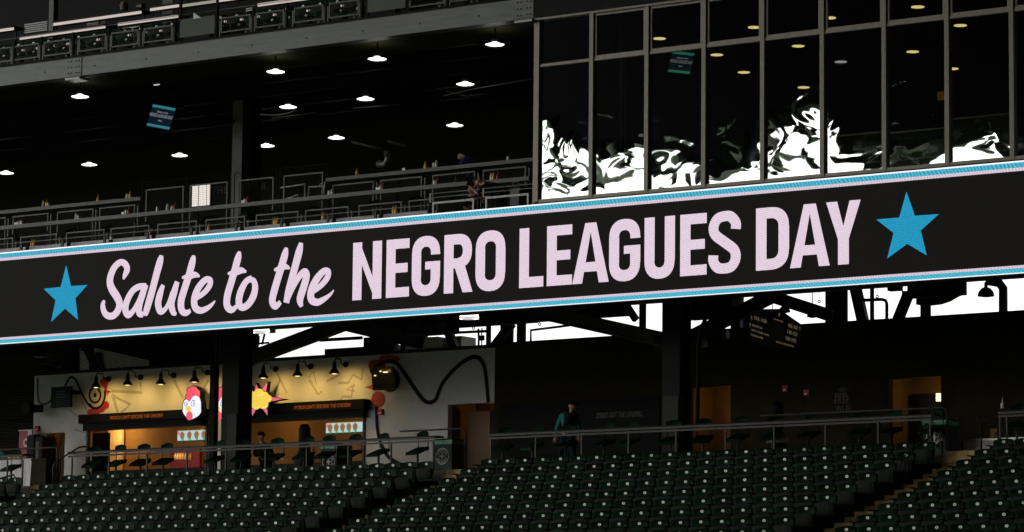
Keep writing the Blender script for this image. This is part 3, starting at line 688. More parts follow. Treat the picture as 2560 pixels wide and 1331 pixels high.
# columns
def column(px, Y, wd, z0, z1, label, face='rust_dark'):
    x = XA(px, 400, Y)
    t = thing('steel_column', label, 'column', (x, Y, z0), 'steel columns')
    m = MB(); m.box(x-wd/2, x+wd/2, Y, Y+.03, z0, z1); m.box(x-wd/2, x+wd/2, Y+wd-.03, Y+wd, z0, z1); m.box(x-.02, x+.02, Y+.03, Y+wd-.03, z0, z1); m.build('shaft', M[face], t)
    MB().box(x-wd/2-.06, x+wd/2+.06, Y-.06, Y+wd+.06, z0, z0+.03).build('base_plate', M['rust_dark'], t)
    return t
column(592, 74.2, .36, 12.25, 17.05, 'grey steel column in the club level near the tall mesh panels', 'grey_steel')
column(625, 74.6, .30, 12.25, 17.05, 'dark steel column just past the grey club column')
# counters
def counter(a, ya, c2, Y, z0, th, label, mt='grey_steel', depth=.45, floor=11.36):
    xa, xb = XA(a, ya, Y), XA(c2, ya-(c2-a)*.094, Y)
    t = thing('drink_counter', label, 'counter', (xa, Y, floor))
    MB().box(xa, xb, Y, Y+.04, z0-th, z0).build('front_edge', M[mt], t)
    MB().box(xa, xb, Y+.041, Y+depth, z0-.045, z0-.003).build('counter_top', M[mt], t)
    n = max(1, int((xb-xa)/2.0))
    for i in range(n+1):
        x = xa+.1+(xb-xa-.2)*i/n
        MB().beam((x, Y+.1, z0-th-.02), (x, Y+.42, floor), .05, .05).build('leg', M['black_steel'], t)
    return (xa, xb, Y, z0)
Y1, Y2, Y3 = 67.95, 69.9, 71.9
z2 = ZA(350, 532, Y2); z3 = ZA(200, 507, Y3)
print('z2', z2, ZA(0, 565, Y2), 'z3', z3, ZA(1336, 389, Y3))
C2 = counter(-120, 577, 1167, Y2, z2, .105, 'long grey drink counter, middle tier of the club level')
C2b = counter(1213, 450, 1322, Y2+.4, z2+.05, .10, 'short grey drink counter beside the two people, near the windows')
C3a = counter(-120, 532, 350, Y3, z3, .10, 'grey drink counter on the top tier, ending before the tall mesh panels', floor=11.8)
C3b = counter(814, 440, 1338, Y3, z3, .10, 'grey drink counter on the top tier, past the tall mesh panels', floor=11.8)
# front counter boards and thin top rail
fr = thing('front_rail', 'thin steel rail running just above the ribbon board', 'railing', (-60, 67.62, 11.8))
MB().tube([(X0, 67.62, 12.07), (XA(1075, 520, 67.62), 67.62, 12.07)], .014, 6).build('rail_tube', M['light_steel'], fr)
k = 0
x_end = XA(1068, 530, 67.9)
x = x_end; per = 1.50
while x > -70:
    xa = x-per+.14
    kk = k
    t = thing('front_counter_board', f'grey front counter board above the ribbon board, {ORD[kk]} from the bright mesh gate', 'counter', (xa, 67.9, 11.83), 'front counter boards')
    MB().box(xa, x, 67.90, 67.93, 11.905, 11.99).build('board', M['front_board'], t); MB().box(xa+.02, x-.03, 67.94, 68.3, 11.95, 11.98).build('shelf', M['grey_steel'], t)
    MB().box(xa+.1, x-.1, 67.885, 67.898, 11.890, 11.903).build('lip', M['rust_dark'], t)
    MB().box(xa-.105, xa-.035, 67.64, 67.68, 11.70, 12.07).build('post', M['rail'], t)
    x -= per; k += 1
# mesh panels on the club tiers
q = 3.657
LOW = [(0/q-40, 0/q+33, 592), (185/q, 520/q, 583), (605/q, 955/q, 572), (1010/q, 1365/q, 562), (1440/q, 1800/q, 547), (1880/q, 2240/q, 537), (2340/q, 680+240/q, 528), (680+305/q, 680+700/q, 517), (680+790/q, 680+1185/q, 508), (680+1250/q, 680+1480/q, 493)]
for i, (a, c2, yt_) in enumerate(LOW):
    xa, xb = XA(a, yt_, 68.9), XA(c2, yt_, 68.9); 
    t = mesh_panel(xa, xb, 11.62, 12.46, 68.9, M['grey_steel'], f'mesh panel under the middle counter, {ORD[i]} from the far end', group='mesh panels under the middle counter')
    MB().box(xb+.08, xb+.115, 68.9, 68.94, 11.36, 12.35).build('post', M['grey_steel'], t); MB().box(xb+.0, xb+.08, 68.905, 68.93, 12.1, 12.14).build('bracket', M['grey_steel'], t)
print('low top', [round(ZA(a, y, 68.9), 2) for a, c2, y in LOW])
MID = [(-25, 17, 0), (125/q, 450/q, 0), (530/q, 860/q, 0), (915/q, 1240/q, 0), (680+555/q, 680+930/q, 0), (680+990/q, 680+1370/q, 0), (680+1465/q, 680+1855/q, 0), (680+1925/q, 680+2320/q, 0)]
zm = ZA(680+555/q, 360+375/q, 71.2); print('mid top', zm, ZA(125/q, 380+590/q, 71.2))
for i, (a, c2, _) in enumerate(MID):
    xa, xb = XA(a, 450, 71.2), XA(c2, 450, 71.2)
    t = mesh_panel(xa, xb, 12.0, zm, 71.2, M['grey_steel'], f'mesh panel between the middle and top counters, {ORD[i]} from the far end', group='mesh panels under the top counters')
    MB().box(xb+.08, xb+.115, 71.2, 71.24, 11.8, zm-.05).build('post', M['grey_steel'], t); MB().box(xb, xb+.08, 71.205, 71.23, 12.5, 12.54).build('bracket', M['grey_steel'], t)
TALL = [(1335/q, 1680/q, 345), (1735/q, 2080/q, 305), (2175/q, 2500/q, 262), (680+105/q, 680+465/q, 0)]
zt_ = ZA(1335/q, 380+345/q, 71.0); print('tall', zt_, ZA(2175/q, 380+262/q, 71.0))
for i, (a, c2, _) in enumerate([TALL[0], TALL[1], TALL[2]] ):
    xa, xb = XA(a, 460, 71.0), XA(c2, 460, 71.0)
    t = mesh_panel(xa, xb, 12.0, zt_, 71.0, M['grey_steel'], f'tall mesh gate panel between the top counters, {ORD[i]} from the far end', group='tall mesh gate panels')
    MB().tube([(xa-.12, 71.0, 11.8), (xa-.12, 71.0, zt_+.2), (xb+.12, 71.0, zt_+.2), (xb+.12, 71.0, 11.8)], .014, 6).build('outer_rail', M['rail'], t)
a, c2 = 680+105/q, 680+465/q; xa, xb = XA(a, 440, 71.0), XA(c2, 440, 71.0)
t = mesh_panel(xa, xb, 12.0, zt_, 71.0, M['grey_steel'], 'tall mesh gate panel next to the long top counter, beside the white frames', group='tall mesh gate panels')
MB().tube([(xa-.12, 71.0, 11.8), (xa-.12, 71.0, zt_+.2), (xb+.16, 71.0, zt_+.2), (xb+.16, 71.0, zt_-.1)], .014, 6).build('outer_rail', M['rail'], t)
# bright gates by the window wall
for i, (a, c2, y) in enumerate([(1465, 1845, 545), (1950, 2345, 497)]):
    xa, xb = XA(680+a/q, 360+y/q, 67.8), XA(680+c2/q, 360+y/q, 67.8); zt3 = ZA(680+a/q, 360+y/q-3, 67.8)
    t = mesh_panel(xa, xb, 11.5, zt3, 67.8, M['light_steel'], ['bright steel mesh gate above the ribbon board, farther from the windows', 'bright steel mesh gate above the ribbon board, beside the window corner'][i], group='bright mesh gates', fw=.05)
    MB().tube([(xa-.13, 67.8, 11.5), (xa-.13, 67.8, zt3+.11), (xb+.12, 67.8, zt3+.11), (xb+.12, 67.8, 11.5)], .016, 6).build('outer_rail', M['light_steel'], t)
    MB().tube([(xa-.13, 67.85, zt3+.22), (xb+.14, 67.85, zt3+.22)], .014, 6).build('top_rail', M['light_steel'], t)
    MB().box(xa-.08, xa-.05, 67.80, 67.82, zt3+.0, zt3+.22).build('post', M['light_steel'], t)
x = XA(1334, 470, 67.75)
yp = thing('yellow_post', 'yellow and grey edge post standing against the window wall corner', 'post', (x, 67.75, 11.5)); MB().box(x-.03, x+.02, 67.75, 67.79, 11.5, 12.75).build('shaft', M['yellow_paint'], yp); MB().box(x-.05, x+.04, 67.73, 67.81, 11.5, 11.53).build('foot_plate', M['rust_dark'], yp)
# lit doorway and white table frames behind the tall gates
p = at(500, 500, 79.9)
t = thing('lit_window', 'bright narrow window glowing behind the second tall mesh panel', 'window', (p.x, 79.9, 12.3))
za, zc = ZA(500, 515, 79.9), ZA(500, 463, 79.9)
for a, c2 in ((480, 494), (497, 514), (517, 523)):
    MB().box(XA(a, 490, 79.9), XA(c2, 490, 79.9), 79.9, 79.93, za, zc).build('pane', mat('daylit_pane', (.8,.8,.8), .5, emit=(1,.92,.82), es=1.0), t)
MB().box(XA(478, 490, 79.9), XA(525, 490, 79.9), 79.94, 79.99, za-.05, zc+.05).build('frame', M['rust_dark'], t)
for i, (pts, lb) in enumerate([([(700,470),(762,461),(762,495)], 'white table frame behind the last tall mesh panel'), ([(770,497),(772,468),(808,466)], 'white table frame just past the last tall mesh panel'), ([(712,500),(744,487),(744,499)], 'low white chair frame behind the last tall mesh panel'), ([(800,462),(812,455),(808,492)], 'white easel frame leaning by the end of the top counter')]):
    o = MB().tube([at(x, y, 71.8) for x, y in pts], .022, 6).build('table_frame', M['white']); tag(o, lb, 'table frame')
t = thing('wall_lettering', 'faint grey capital letters on the dark club wall behind the tall mesh panels', 'lettering', tuple(at(540, 480, 79.7)))
text_obj('letters', 'THE', .32, M['paint_grey'], t, at(528, 487, 79.7), spacing=1.2); text_obj('letters', 'JAR', .32, M['paint_grey'], t, at(628, 478, 79.7), spacing=1.3)
# service cart
p = at(1289, 492, 68.6)
t = thing('service_cart', 'dark grey tall service cart behind the mesh gate by the windows', 'cart', (p.x, 68.6, 11.36))
MB().box(p.x-.17, p.x+.13, 68.6, 69.1, 11.4, 12.52).build('body', M['rust_dark'], t); MB().box(p.x-.15, p.x+.11, 68.585, 68.598, 12.0, 12.45).build('front_panel', M['grey_steel'], t)
MB().tube([(p.x-.1, 68.62, 12.52), (p.x-.1, 68.62, 12.62), (p.x+.08, 68.62, 12.62), (p.x+.08, 68.62, 12.52)], .012, 6).build('handle', M['light_steel'], t)
# condiments
def bottle(p, kind, label):
    t = thing({'y':'mustard_bottle','k':'ketchup_bottle','w':'white_bottle','j':'sauce_jar','b':'napkin_holder','c':'clear_bottle'}[kind], label, 'bottle' if kind in 'ykwc' else ('jar' if kind == 'j' else 'napkin holder'), tuple(p), 'condiments on the club counters')
    if kind in 'yk':
        mm = M['yellow' if kind == 'y' else 'redp']
        MB().lathe(p, [(.038,0),(.042,.02),(.042,.10),(.028,.135)], 12).build('body', mm, t, True); MB().lathe(p+Vector((0,0,.1355)), [(.022,0),(.018,.03),(.006,.075)], 10).build('nozzle', mm, t, True)
    elif kind in 'wc':
        MB().lathe(p, [(.034,0),(.036,.02),(.036,.12),(.02,.15)], 12).build('body', M['white'], t, True); MB().lathe(p+Vector((0,0,.1505)), [(.022,0),(.022,.035)], 10).build('cap', M['rubber' if kind == 'w' else 'white'], t, True)
    elif kind == 'j':
        MB().lathe(p, [(.045,0),(.048,.015),(.048,.09),(.04,.105)], 12).build('glass_body', M['white'], t, True); MB().lathe(p+Vector((0,0,.1055)), [(.042,0),(.042,.03)], 12).build('lid', M['brown'], t, True)
    else:
        MB().box(p.x-.06, p.x+.06, p.y, p.y+.08, p.z, p.z+.09).build('holder', M['rubber'], t); MB().box(p.x-.05, p.x+.05, p.y-.006, p.y-.001, p.z+.015, p.z+.085).build('napkins', M['white'], t)
CN = {1: (67.98, 11.982, 'the front counter'), 2: (Y2+.12, z2-.002, 'the middle counter'), 3: (Y3+.12, z3-.002, 'the top counter'), 4: (Y2+.5, z2+.049, 'the short counter by the cart')}
KN = {'y':'yellow squeeze bottle','k':'red squeeze bottle','w':'white bottle with a black cap','j':'pale jar with a brown lid','b':'small white napkin holder','c':'plain white bottle'}
BT = [(3,108,'c'),(3,117,'y'),(3,122,'j'),(3,245,'y'),(3,317,'w'),(3,325,'y'),(3,891,'y'),(3,1008,'b'),(3,1062,'y'),(3,1083,'w'),(3,1090,'c'),(3,1270,'j'),
      (2,41,'b'),(2,48,'j'),(2,56,'j'),(2,191,'c'),(2,198,'j'),(2,308,'b'),(2,317,'j'),(2,323,'k'),(2,394,'w'),(2,419,'c'),(2,431,'j'),(2,438,'k'),(2,607,'b'),(2,613,'j'),(2,619,'k'),(2,823,'j'),(2,830,'w'),(2,943,'b'),(2,951,'j'),(2,957,'k'),(2,1087,'j'),(2,1093,'k'),(4,1227,'c'),(4,1233,'y'),(4,1244,'k'),
      (1,83,'y'),(1,88,'y'),(1,281,'j'),(1,375,'y'),(1,379,'k'),(1,523,'y'),(1,688,'y'),(1,694,'y'),(1,809,'y'),(1,824,'j'),(1,984,'y'),(1,990,'y')]
cnt = {}
for c_, px, kd in BT:
    Y, z, nm = CN[c_]
    kk = (c_, kd); cnt[kk] = cnt.get(kk, 0)+1
    p = Vector((XA(px, 500, Y), Y, z))
    bottle(p, kd, f'{KN[kd]} on {nm}, {ORD[cnt[kk]-1]} such from the far end')

# ================================================================ LOWER BOWL SEATS
def seat_meshes():
    d = {}
    n = 8; hw = .247
    def shell(off):
        vs = []
        for j, f in enumerate((0, .35, .7, 1)):
            for i in range(n+1):
                u = -1+2*i/n
                top = .792-.040*abs(u)**2.6; bot = .44
                z = bot+(top-bot)*f
                y = -.045*u*u+off-.03*(1-f)*0+.05*(f-.5)
                vs.append((u*hw, y, z))
        return vs
    a = shell(-.012); b2 = shell(.014); m = MB(); fs = []; W = n+1
    for j in range(3):
        for i in range(n):
            q0 = j*W+i; fs.append((q0, q0+1, q0+1+W, q0+W)); q1 = q0+4*W; fs.append((q1, q1+W, q1+1+W, q1+1))
    for i in range(n):
        fs.append((3*W+i, 3*W+i+1, 7*W+i+1, 7*W+i)); fs.append((i, 4*W+i, 4*W+i+1, i+1))
    for j in range(3):
        fs.append((j*W, (j+1)*W, (j+5)*W, (j+4)*W)); fs.append((j*W+n, (j+4)*W+n, (j+5)*W+n, (j+1)*W+n))
    m.add(a+b2, fs); d['backrest'] = (m, 'seat', True)
    m = MB(); zz = .72; yy = -.012+.05*.34-.012
    m.add([(.040*math.cos(a*math.pi/6), yy-.012, zz+.031*math.sin(a*math.pi/6)) for a in range(12)]+[(.040*math.cos(a*math.pi/6), yy-.002, zz+.031*math.sin(a*math.pi/6)) for a in range(12)], [tuple(range(12))]+[(a, (a+1) % 12, (a+1) % 12+12, a+12) for a in range(12)]); d['number_plate'] = (m, 'disc', False)
    m = MB(); m.box(-.008, .004, yy-.018, yy-.0125, zz-.012, zz+.012); d['number'] = (m, 'ink', False)
    # folded pan: slightly dished slab in front of the back
    m = MB(); vs = []; fs = []
    P_ = [(-.225,.595),(-.12,.61),(.12,.61),(.225,.595)]
    for y_, s in ((-.165, 1), (-.085, .97)):
        for (x, z) in P_: vs.append((x*s, y_-(.02 if abs(x) < .2 else 0), z))
        for (x, z) in P_: vs.append((x*s*.93, y_+.045-(.02 if abs(x) < .2 else 0), .34))
    fs = [(0,4,5,1),(1,5,6,2),(2,6,7,3),(8,9,13,12),(9,10,14,13),(10,11,15,14),(0,1,9,8),(1,2,10,9),(2,3,11,10),(4,12,13,5),(5,13,14,6),(6,14,15,7),(0,8,12,4),(3,7,15,11)]
    m.add(vs, fs); d['seat_pan'] = (m, 'pan', False)
    m = MB(); m.box(-.285, -.235, -.30, .02, .615, .64); m.box(-.283, -.237, -.33, -.30, .62, .635); d['armrest'] = (m, 'black_steel', False)
    m = MB(); m.box(-.272, -.248, -.16, -.02, 0.0, .614); m.box(-.29, -.23, -.18, .04, -.0, .02); d['support_leg'] = (m, 'black_steel', False)
    return d
SM = seat_meshes()
def make_seat():
    t = thing('stadium_seat', 'x', 'stadium seat', (0,0,0), 'folded green stadium seats')
    o = {}
    for k, (m, mt, sm) in SM.items():
        par = o['backrest'] if k == 'number_plate' else (o['backrest'] if k == 'number' else t)
        o[k] = m.build(k, M[mt], par, sm)
    return t
proto_seat = make_seat(); remember(proto_seat)
ends = {'left':(-63.25, -51.39, 24), 'centre':(-49.46, -37.50, 24), 'right':(-35.55, -35.55+.52*23, 24), 'far left':(-65.20-.52*11, -65.20, 12)}
allseats = []
for k in range(0, 11):
    for bn, (xa, xb, n) in ends.items():
        for i in range(n):
            x = xa+(xb-xa)*i/(n-1); p = Vector((x+random.uniform(-.006, .006), ROWY(k), ROWT(k)))
            px, py = proj(p+Vector((0, 0, .72)))
            vis = -25 < px < 2585 and py < 1352
            allseats.append((0 if vis else 1, p.length, p, bn, i, k, n))
allseats.sort(key=lambda s: (s[0], s[1]))
print('visible seats', sum(1 for s in allseats if s[0] == 0))
first = True
rest = {'backrest': MB(), 'number_plate': MB(), 'number': MB(), 'seat_pan': MB(), 'armrest': MB(), 'support_leg': MB()}
for j, (v, dist, p, bn, i, k, n) in enumerate(allseats):
    if v == 0 and j < 300:
        side = f'{ORD[i]} from left end' if i < n/2 else f'{ORD[n-1-i]} from right end'
        lb = f'green seat, {side} of {bn} block, {ORD[k]} row below the rail'
        if first: o = proto_seat; o.location = p; o['label'] = lb; first = False
        else: o = dup(proto_seat, p, lb)
        o.rotation_euler = (0, 0, random.uniform(-.03, .03))
    else:
        for nm, (m, mt, sm) in SM.items():
            rest[nm].add([(a+p.x, b_+p.y, c_+p.z) for a, b_, c_ in m.v], m.f)
me_all = MB(); mats = []; idx = []
for nm, (m, mt, sm) in SM.items():
    q = rest[nm]; me_all.add(q.v, q.f); mats.append(M[mt]); idx += [len(mats)-1]*len(q.f)
o = me_all.build('far_stadium_seats', mats[0]); 
for mm in mats[1:]: o.data.materials.append(mm)
o.data.polygons.foreach_set('material_index', idx); o.data.update()
o['kind'] = 'stuff'; o['label'] = 'rows of folded dark green stadium seats farthest up and across the lower bowl'

# seats on the upper deck, seen over and through the mesh panels
for rw, (Y, zd) in enumerate([(68.35, ZA(62, 134, 68.35)), (69.05, ZA(146, 100, 69.05))]):
    print('deck seats', zd)
    x = XA(10, 130, Y); i = 0
    while x < XA(1180, 20, Y):
        if not (XA(440, 60, Y) < x < XA(545, 50, Y)) and not (XA(915, 10, Y) < x < XA(1015, 0, Y)):
            o = dup(proto_seat, (x+random.uniform(-.01, .01), Y, zd-.72), f'dark green upper deck seat, {ORD[i] if i < 30 else "last"} from the far end, ' + ('front row' if rw == 0 else 'second row'))
            o.name = 'upper_deck_seat'; o['category'] = 'folding chair'; o['group'] = 'upper deck seats'; i += 1  # copies of the stadium seat set on the upper deck
        x += .56
# ---- concourse rail
YR = 69.15; ZR = 6.50
def rail(px0, px1, label, posts, x0=None, x1=None):
    xa = XA(px0, 1100, YR) if x0 is None else x0; xb = XA(px1, 1060, YR) if x1 is None else x1
    t = thing('concourse_rail', label, 'railing', ((xa+xb)/2, YR, FL))
    MB().box(xa, xb, YR-.03, YR+.01, ZR-.045, ZR).build('front_rail', M['rail'], t)
    MB().box(xa-.05, xb+.05, YR+.02, YR+.32, ZR-.005, ZR+.035).build('drink_ledge', M['rust_dark'], t)
    MB().box(xa, xb, YR-.035, YR+.0, ZR-.12, ZR-.075).build('lower_rail', M['rail'], t)
    for x in posts: MB().box(x-.018, x+.018, YR-.01, YR+.026, FL-.28, ZR-.122).build('post', M['rail'], t)
    return t
pl = [XA(a, 1150, YR) for a in (180, 272, 367, 467, 564, 663, 766, 870, 977, 1083)]
rail(172, 1087, 'long dark rail with a drink ledge in front of the chicken stand', pl)
pc = [XA(a, 1100, YR) for a in (1227, 1339, 1454, 1571, 1690, 1813, 1935, 2063, 2195, 2325)]
rail(1222, 2330, 'long dark rail with a drink ledge in front of the dark concourse wall', pc)
rail(-60, 60, 'dark rail with a drink ledge beside the white table', [XA(a, 1170, YR) for a in (-58, 18, 56)])
rail(2497, 2560, 'short dark rail above the right seat block', [XA(a, 1080, YR) for a in (2500, 2517)], x1=X1+1)
# gate loops beside the stairs
def loop(pts, label, r=.022): 
    o = MB().tube(pts, r, 8).build('stair_handrail', M['rail'], smooth=True); tag(o, label, 'handrail', 'handrails at the stairs'); return o
def arc_rail(px0, py0, px1, py1, Y, label, r=.022):
    a, b_ = at(px0, py0, Y), at(px1, py1, Y)
    zf = FL; s = 1 if b_.x > a.x else -1
    pts = [Vector((a.x, Y, a.z)), Vector((b_.x-.12*s, Y, a.z)), Vector((b_.x-.04*s, Y, a.z-.03)), Vector((b_.x, Y, a.z-.12)), Vector((b_.x, Y, zf-.3))]
    return loop(pts, label, r)
arc_rail(-20, 1126, 144, 1122, 69.6, 'bent pipe rail beside the left stairs, outer loop')
arc_rail(20, 1124, 151, 1120, 70.0, 'bent pipe rail beside the left stairs, inner loop')
arc_rail(1000, 1079, 1163, 1076, 69.9, 'bent pipe rail curving down beside the bin and the middle doorway')
arc_rail(1900, 1040, 2368, 1022, 69.9, 'long pipe rail curving down behind the bin by the right stairs')
loop([at(134, 1245, 68.2), at(133, 1168, 68.2), at(140, 1155, 68.2), at(178, 1131, 69.1), at(200, 1118, 69.2), at(215, 1117, 69.3)], 'sloping handrail down the left stairs beside the left seat block')
loop([at(40, 1260, 68.0), at(41, 1200, 68.0), at(34, 1187, 68.0), at(0, 1197, 67.0)], 'sloping handrail on the far side of the left stairs')
for i, (px, y0, y1, Y) in enumerate([(970, 1187, 1285, 67.3), (920, 1222, 1300, 66.6), (803, 1262, 1345, 65.4), (2320, 1060, 1180, 68.9), (2355, 1105, 1180, 68.8), (2262, 1150, 1250, 67.3), (2220, 1188, 1275, 66.8), (2113, 1228, 1345, 65.2), (2068, 1268, 1345, 64.4), (2496, 1082, 1130, 69.0), (2453, 1040, 1125, 69.2), (2402, 1040, 1128, 69.6)]):
    a, b_ = at(px, y0, Y), at(px, y1, Y)
    zb_ = min(b_.z, a.z-.85)
    loop([Vector((a.x, Y, zb_)), Vector((a.x, Y, a.z-.05)), Vector((a.x+.02, Y-.05, a.z)), Vector((a.x+.03, Y-.22, a.z-.05)), Vector((a.x+.03, Y-.24, a.z-.15))], f'upright handrail post on the ' + ('middle' if px < 1500 else 'right') + f' stairs, {ORD[i if px < 1500 else i-3]} in line', .020)
loop([at(2325, 1094, 68.9), at(2262, 1140, 67.3)], 'sloping bar between the right stair posts below the bin', .018)
loop([at(2453, 1062, 69.2), at(2497, 1022, 69.4)], 'sloping bar rising to the short right rail', .014)
# ---- bar stools at the rail
def make_stool():
    t = thing('bar_stool', 'x', 'bar stool', (0,0,0), 'dark bar stools along the rail')
    m = MB(); n = 8; vs = []; fs = []
    for off in (0, .02):
        for f in (0, .5, 1):
            for i in range(n+1):
                u = -1+2*i/n; vs.append((u*.20, .21-.05*u*u+off, .93+(.19-.07*u*u)*f))
    W = n+1
    for j in range(2):
        for i in range(n): q0 = j*W+i; fs.append((q0, q0+1, q0+1+W, q0+W)); q1 = q0+3*W; fs.append((q1, q1+W, q1+W+1, q1+1))
    for i in range(n): fs.append((2*W+i, 2*W+i+1, 5*W+i+1, 5*W+i)); fs.append((i, 3*W+i, 3*W+i+1, i+1))
    m.add(vs, fs); m.build('backrest', M['seat'], t, True)
    m = MB(); m.add([(-.22,-.23,.48),(.22,-.23,.48),(.22,.19,.64),(-.22,.19,.64),(-.21,-.22,.55),(.21,-.22,.55),(.21,.19,.71),(-.21,.19,.71)], [(0,3,2,1),(4,5,6,7),(0,1,5,4),(1,2,6,5),(2,3,7,6),(3,0,4,7)]); m.build('seat', M['seat'], t)
    for s in (-1, 1): MB().tube([(s*.17, .18, .585), (s*.175, .19, .75), (s*.17, .20, .94)], .011, 6).build('back_rod', M['black_steel'], t)
    MB().tube([(0,0,.54), (0,0,.03)], .028, 8).build('post', M['rail'], t)
    MB().lathe((0,0,0), [(.17,0),(.17,.012),(.05,.03)], 14).build('base', M['black_steel'], t)
    MB().tube([(.15*math.cos(a*math.pi/6), .15*math.sin(a*math.pi/6), .25) for a in range(13)], .009, 5).build('foot_ring', M['rail'], t)
    return t
st0 = make_stool(); remember(st0)
SX = [28, 232, 292, 352, 408, 540, 605, 685, 762, 812, 880, 945, 1046, 1255, 1333, 1414, 1510, 1572, 1674, 1758, 1846, 1930, 2020, 2150, 2228, 2330, 2543]
for i, px in enumerate(SX):
    p = Vector((XA(px, 1120, 69.95), 69.95+random.uniform(-.04,.04), FL))
    if px < 60: lb = 'dark bar stool beside the white table at the far end of the rail'
    elif px < 1200: lb = f'dark bar stool in front of the chicken stand, {ORD[i-1]} from its far end'
    elif px < 2400: lb = f'dark bar stool before the dark concourse wall, {ORD[i-13]} from the bin'
    else: lb = 'dark bar stool behind the short rail above the right seats'
    o = st0 if i == 0 else dup(st0, p)
    o.location = p; o['label'] = lb; o.rotation_euler = (0, 0, random.uniform(-.35, .35))

ci = 0
x = XA(20, 500, 70.7)
while x < XA(1180, 440, 70.7):
    o = dup(st0, (x, 70.75+random.uniform(-.05,.05), 11.81), f'dark stool behind the middle club counter, {ORD[ci]} from the far end'); o['group'] = 'dark stools behind the middle club counter'; o.rotation_euler = (0, 0, random.uniform(-.5,.5)); ci += 1; x += random.uniform(.85, 1.35)
# ================================================================ CONCOURSE WALLS AND CHICKEN STAND
ZW = 9.62
cs = thing('concession_stand', 'chicken concession stand with painted block wall, serving windows and mural', 'food stand', (-65, YW, FL))
def wx(px, y=1000): return XA(px, y, YW)
def wz(px, y): return ZA(px, y, YW)
def wseg(a, c2, z0, z1, m='wall_white', nm='wall', par=cs, th=.2):
    return MB().box(wx(a), wx(c2), YW, YW+th, z0, z1).build(nm, M[m], par)
zd1, zo1, zo2, zd2 = wz(140, 1082), wz(300, 1062), wz(760, 1036), wz(1180, 1009)
print('openings', zd1, zo1, zo2, zd2)
wseg(85, 108, FL, ZW); wseg(108, 165, zd1, ZW); wseg(165, 221, FL, ZW); wseg(221, 522, zo1, ZW); wseg(522, 612, FL, ZW); wseg(612, 915, zo2, ZW); wseg(915, 1120, FL, ZW); wseg(1120, 1236, zd2, ZW)
MB().box(wx(85)-.03, wx(1236), YW-.06, YW+.26, ZW+.002, ZW+.09).build('coping', M['corr'], cs)
# dark walls to the side
dw = thing('dark_concourse_wall', 'long dark block wall of the concourse with doorway recesses', 'wall', (-45, YW, FL))
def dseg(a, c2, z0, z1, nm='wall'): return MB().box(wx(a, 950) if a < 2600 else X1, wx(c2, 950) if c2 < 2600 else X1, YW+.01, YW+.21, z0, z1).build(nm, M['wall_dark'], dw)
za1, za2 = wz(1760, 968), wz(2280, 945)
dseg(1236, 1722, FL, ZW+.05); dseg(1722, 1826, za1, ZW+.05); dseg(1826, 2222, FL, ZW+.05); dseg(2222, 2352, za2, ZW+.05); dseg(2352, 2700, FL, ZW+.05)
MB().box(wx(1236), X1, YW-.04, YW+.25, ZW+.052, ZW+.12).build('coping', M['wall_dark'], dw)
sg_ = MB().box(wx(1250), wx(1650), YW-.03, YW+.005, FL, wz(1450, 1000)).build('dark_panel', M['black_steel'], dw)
# corrugated wall at the far left
cw = thing('corrugated_wall', 'dark corrugated metal wall beyond the end of the chicken stand', 'wall', (-78, 79, FL))
xa, xb = XA(-120, 950, 79), XA(112, 950, 79); n = 38; z_ = FL-.5
for i in range(62):
    z0 = z_+i*.085
    m = MB(); m.add([(xa, 79, z0), (xb, 79, z0), (xb, 79, z0+.078), (xa, 79, z0+.078), (xa, 78.965, z0+.03), (xb, 78.965, z0+.03), (xa, 78.965, z0+.055), (xb, 78.965, z0+.055)], [(0,1,5,4),(4,5,7,6),(6,7,2,3)])
    m.build('corrugation', M['corr'], cw)
MB().box(xa, xb, 79.01, 79.1, z_, z_+5.4).build('backing', M['corr'], cw)
# stand interior
def room(a, c2, z1, label_par):
    xa, xb = wx(a)-2.05, wx(c2)+.2
    MB().box(xa, xb, 79.3, 79.4, FL, z1+.3).build('back_wall', M['warm_room'], label_par)
    MB().box(xa-.1, xa, YW+.21, 79.3, FL, z1+.3).build('side_wall', M['warm_room'], label_par)
    MB().box(xb, xb+.1, YW+.21, 79.3, FL, z1+.3).build('side_wall', M['warm_room'], label_par)
    MB().box(xa-.1, xb+.1, YW+.21, 79.4, z1+.3, z1+.4).build('ceiling', M['warm_room'], label_par)
room(221, 915, zo2, cs)
for a, c2, zo in ((221, 522, zo1), (612, 915, zo2)):
    MB().box(wx(a)+.05, wx(c2)-.02, YW+.0, YW+.55, FL, FL+1.02).build('serving_counter', M['rubber'], cs)
    MB().box(wx(a), wx(a)+.07, YW-.05, YW+.05, FL, zo-.001).build('shutter_guide', M['rail'], cs)
    MB().box(wx(c2)-.07, wx(c2), YW-.05, YW+.05, FL, zo-.001).build('shutter_guide', M['rail'], cs)
def header(a, c2, yt_, yb_, xr):
    p1, p2 = wz(xr, yt_), wz(xr, yb_)
    hd = MB().box(wx(a), wx(c2), YW-.30, YW-.002, p2, p1).build('header_band', M['black_steel'], cs)
    MB().box(wx(a)+.1, wx(c2)-.1, YW-.2, YW-.004, p2-.22, p2-.003).build('shutter_box', M['rust_dark'], cs)
    return p1, p2
h1 = header(214, 522, 1035, 1057, 300); h2 = header(612, 926, 1008, 1033, 760)
xt = XA(275, 1045, YW-.3)
t1w = XA(411, 1045, YW-.3)-xt
text_obj('header_lettering', "WORDS CAN'T DESCRIBE THIS CHICKEN", .145, M['orange_text'], cs, (xt, YW-.307, (h1[0]+h1[1])/2-.06), shear=.3, sx=t1w/2.77, bold=.004)
xt = XA(734, 1020, YW-.3); t2w = XA(881, 1020, YW-.3)-xt
text_obj('header_lettering', "WORDS CAN'T DESCRIBE THIS CHICKEN", .145, M['orange_text'], cs, (xt, YW-.307, (h2[0]+h2[1])/2-.06), shear=.3, sx=t2w/2.77, bold=.004)
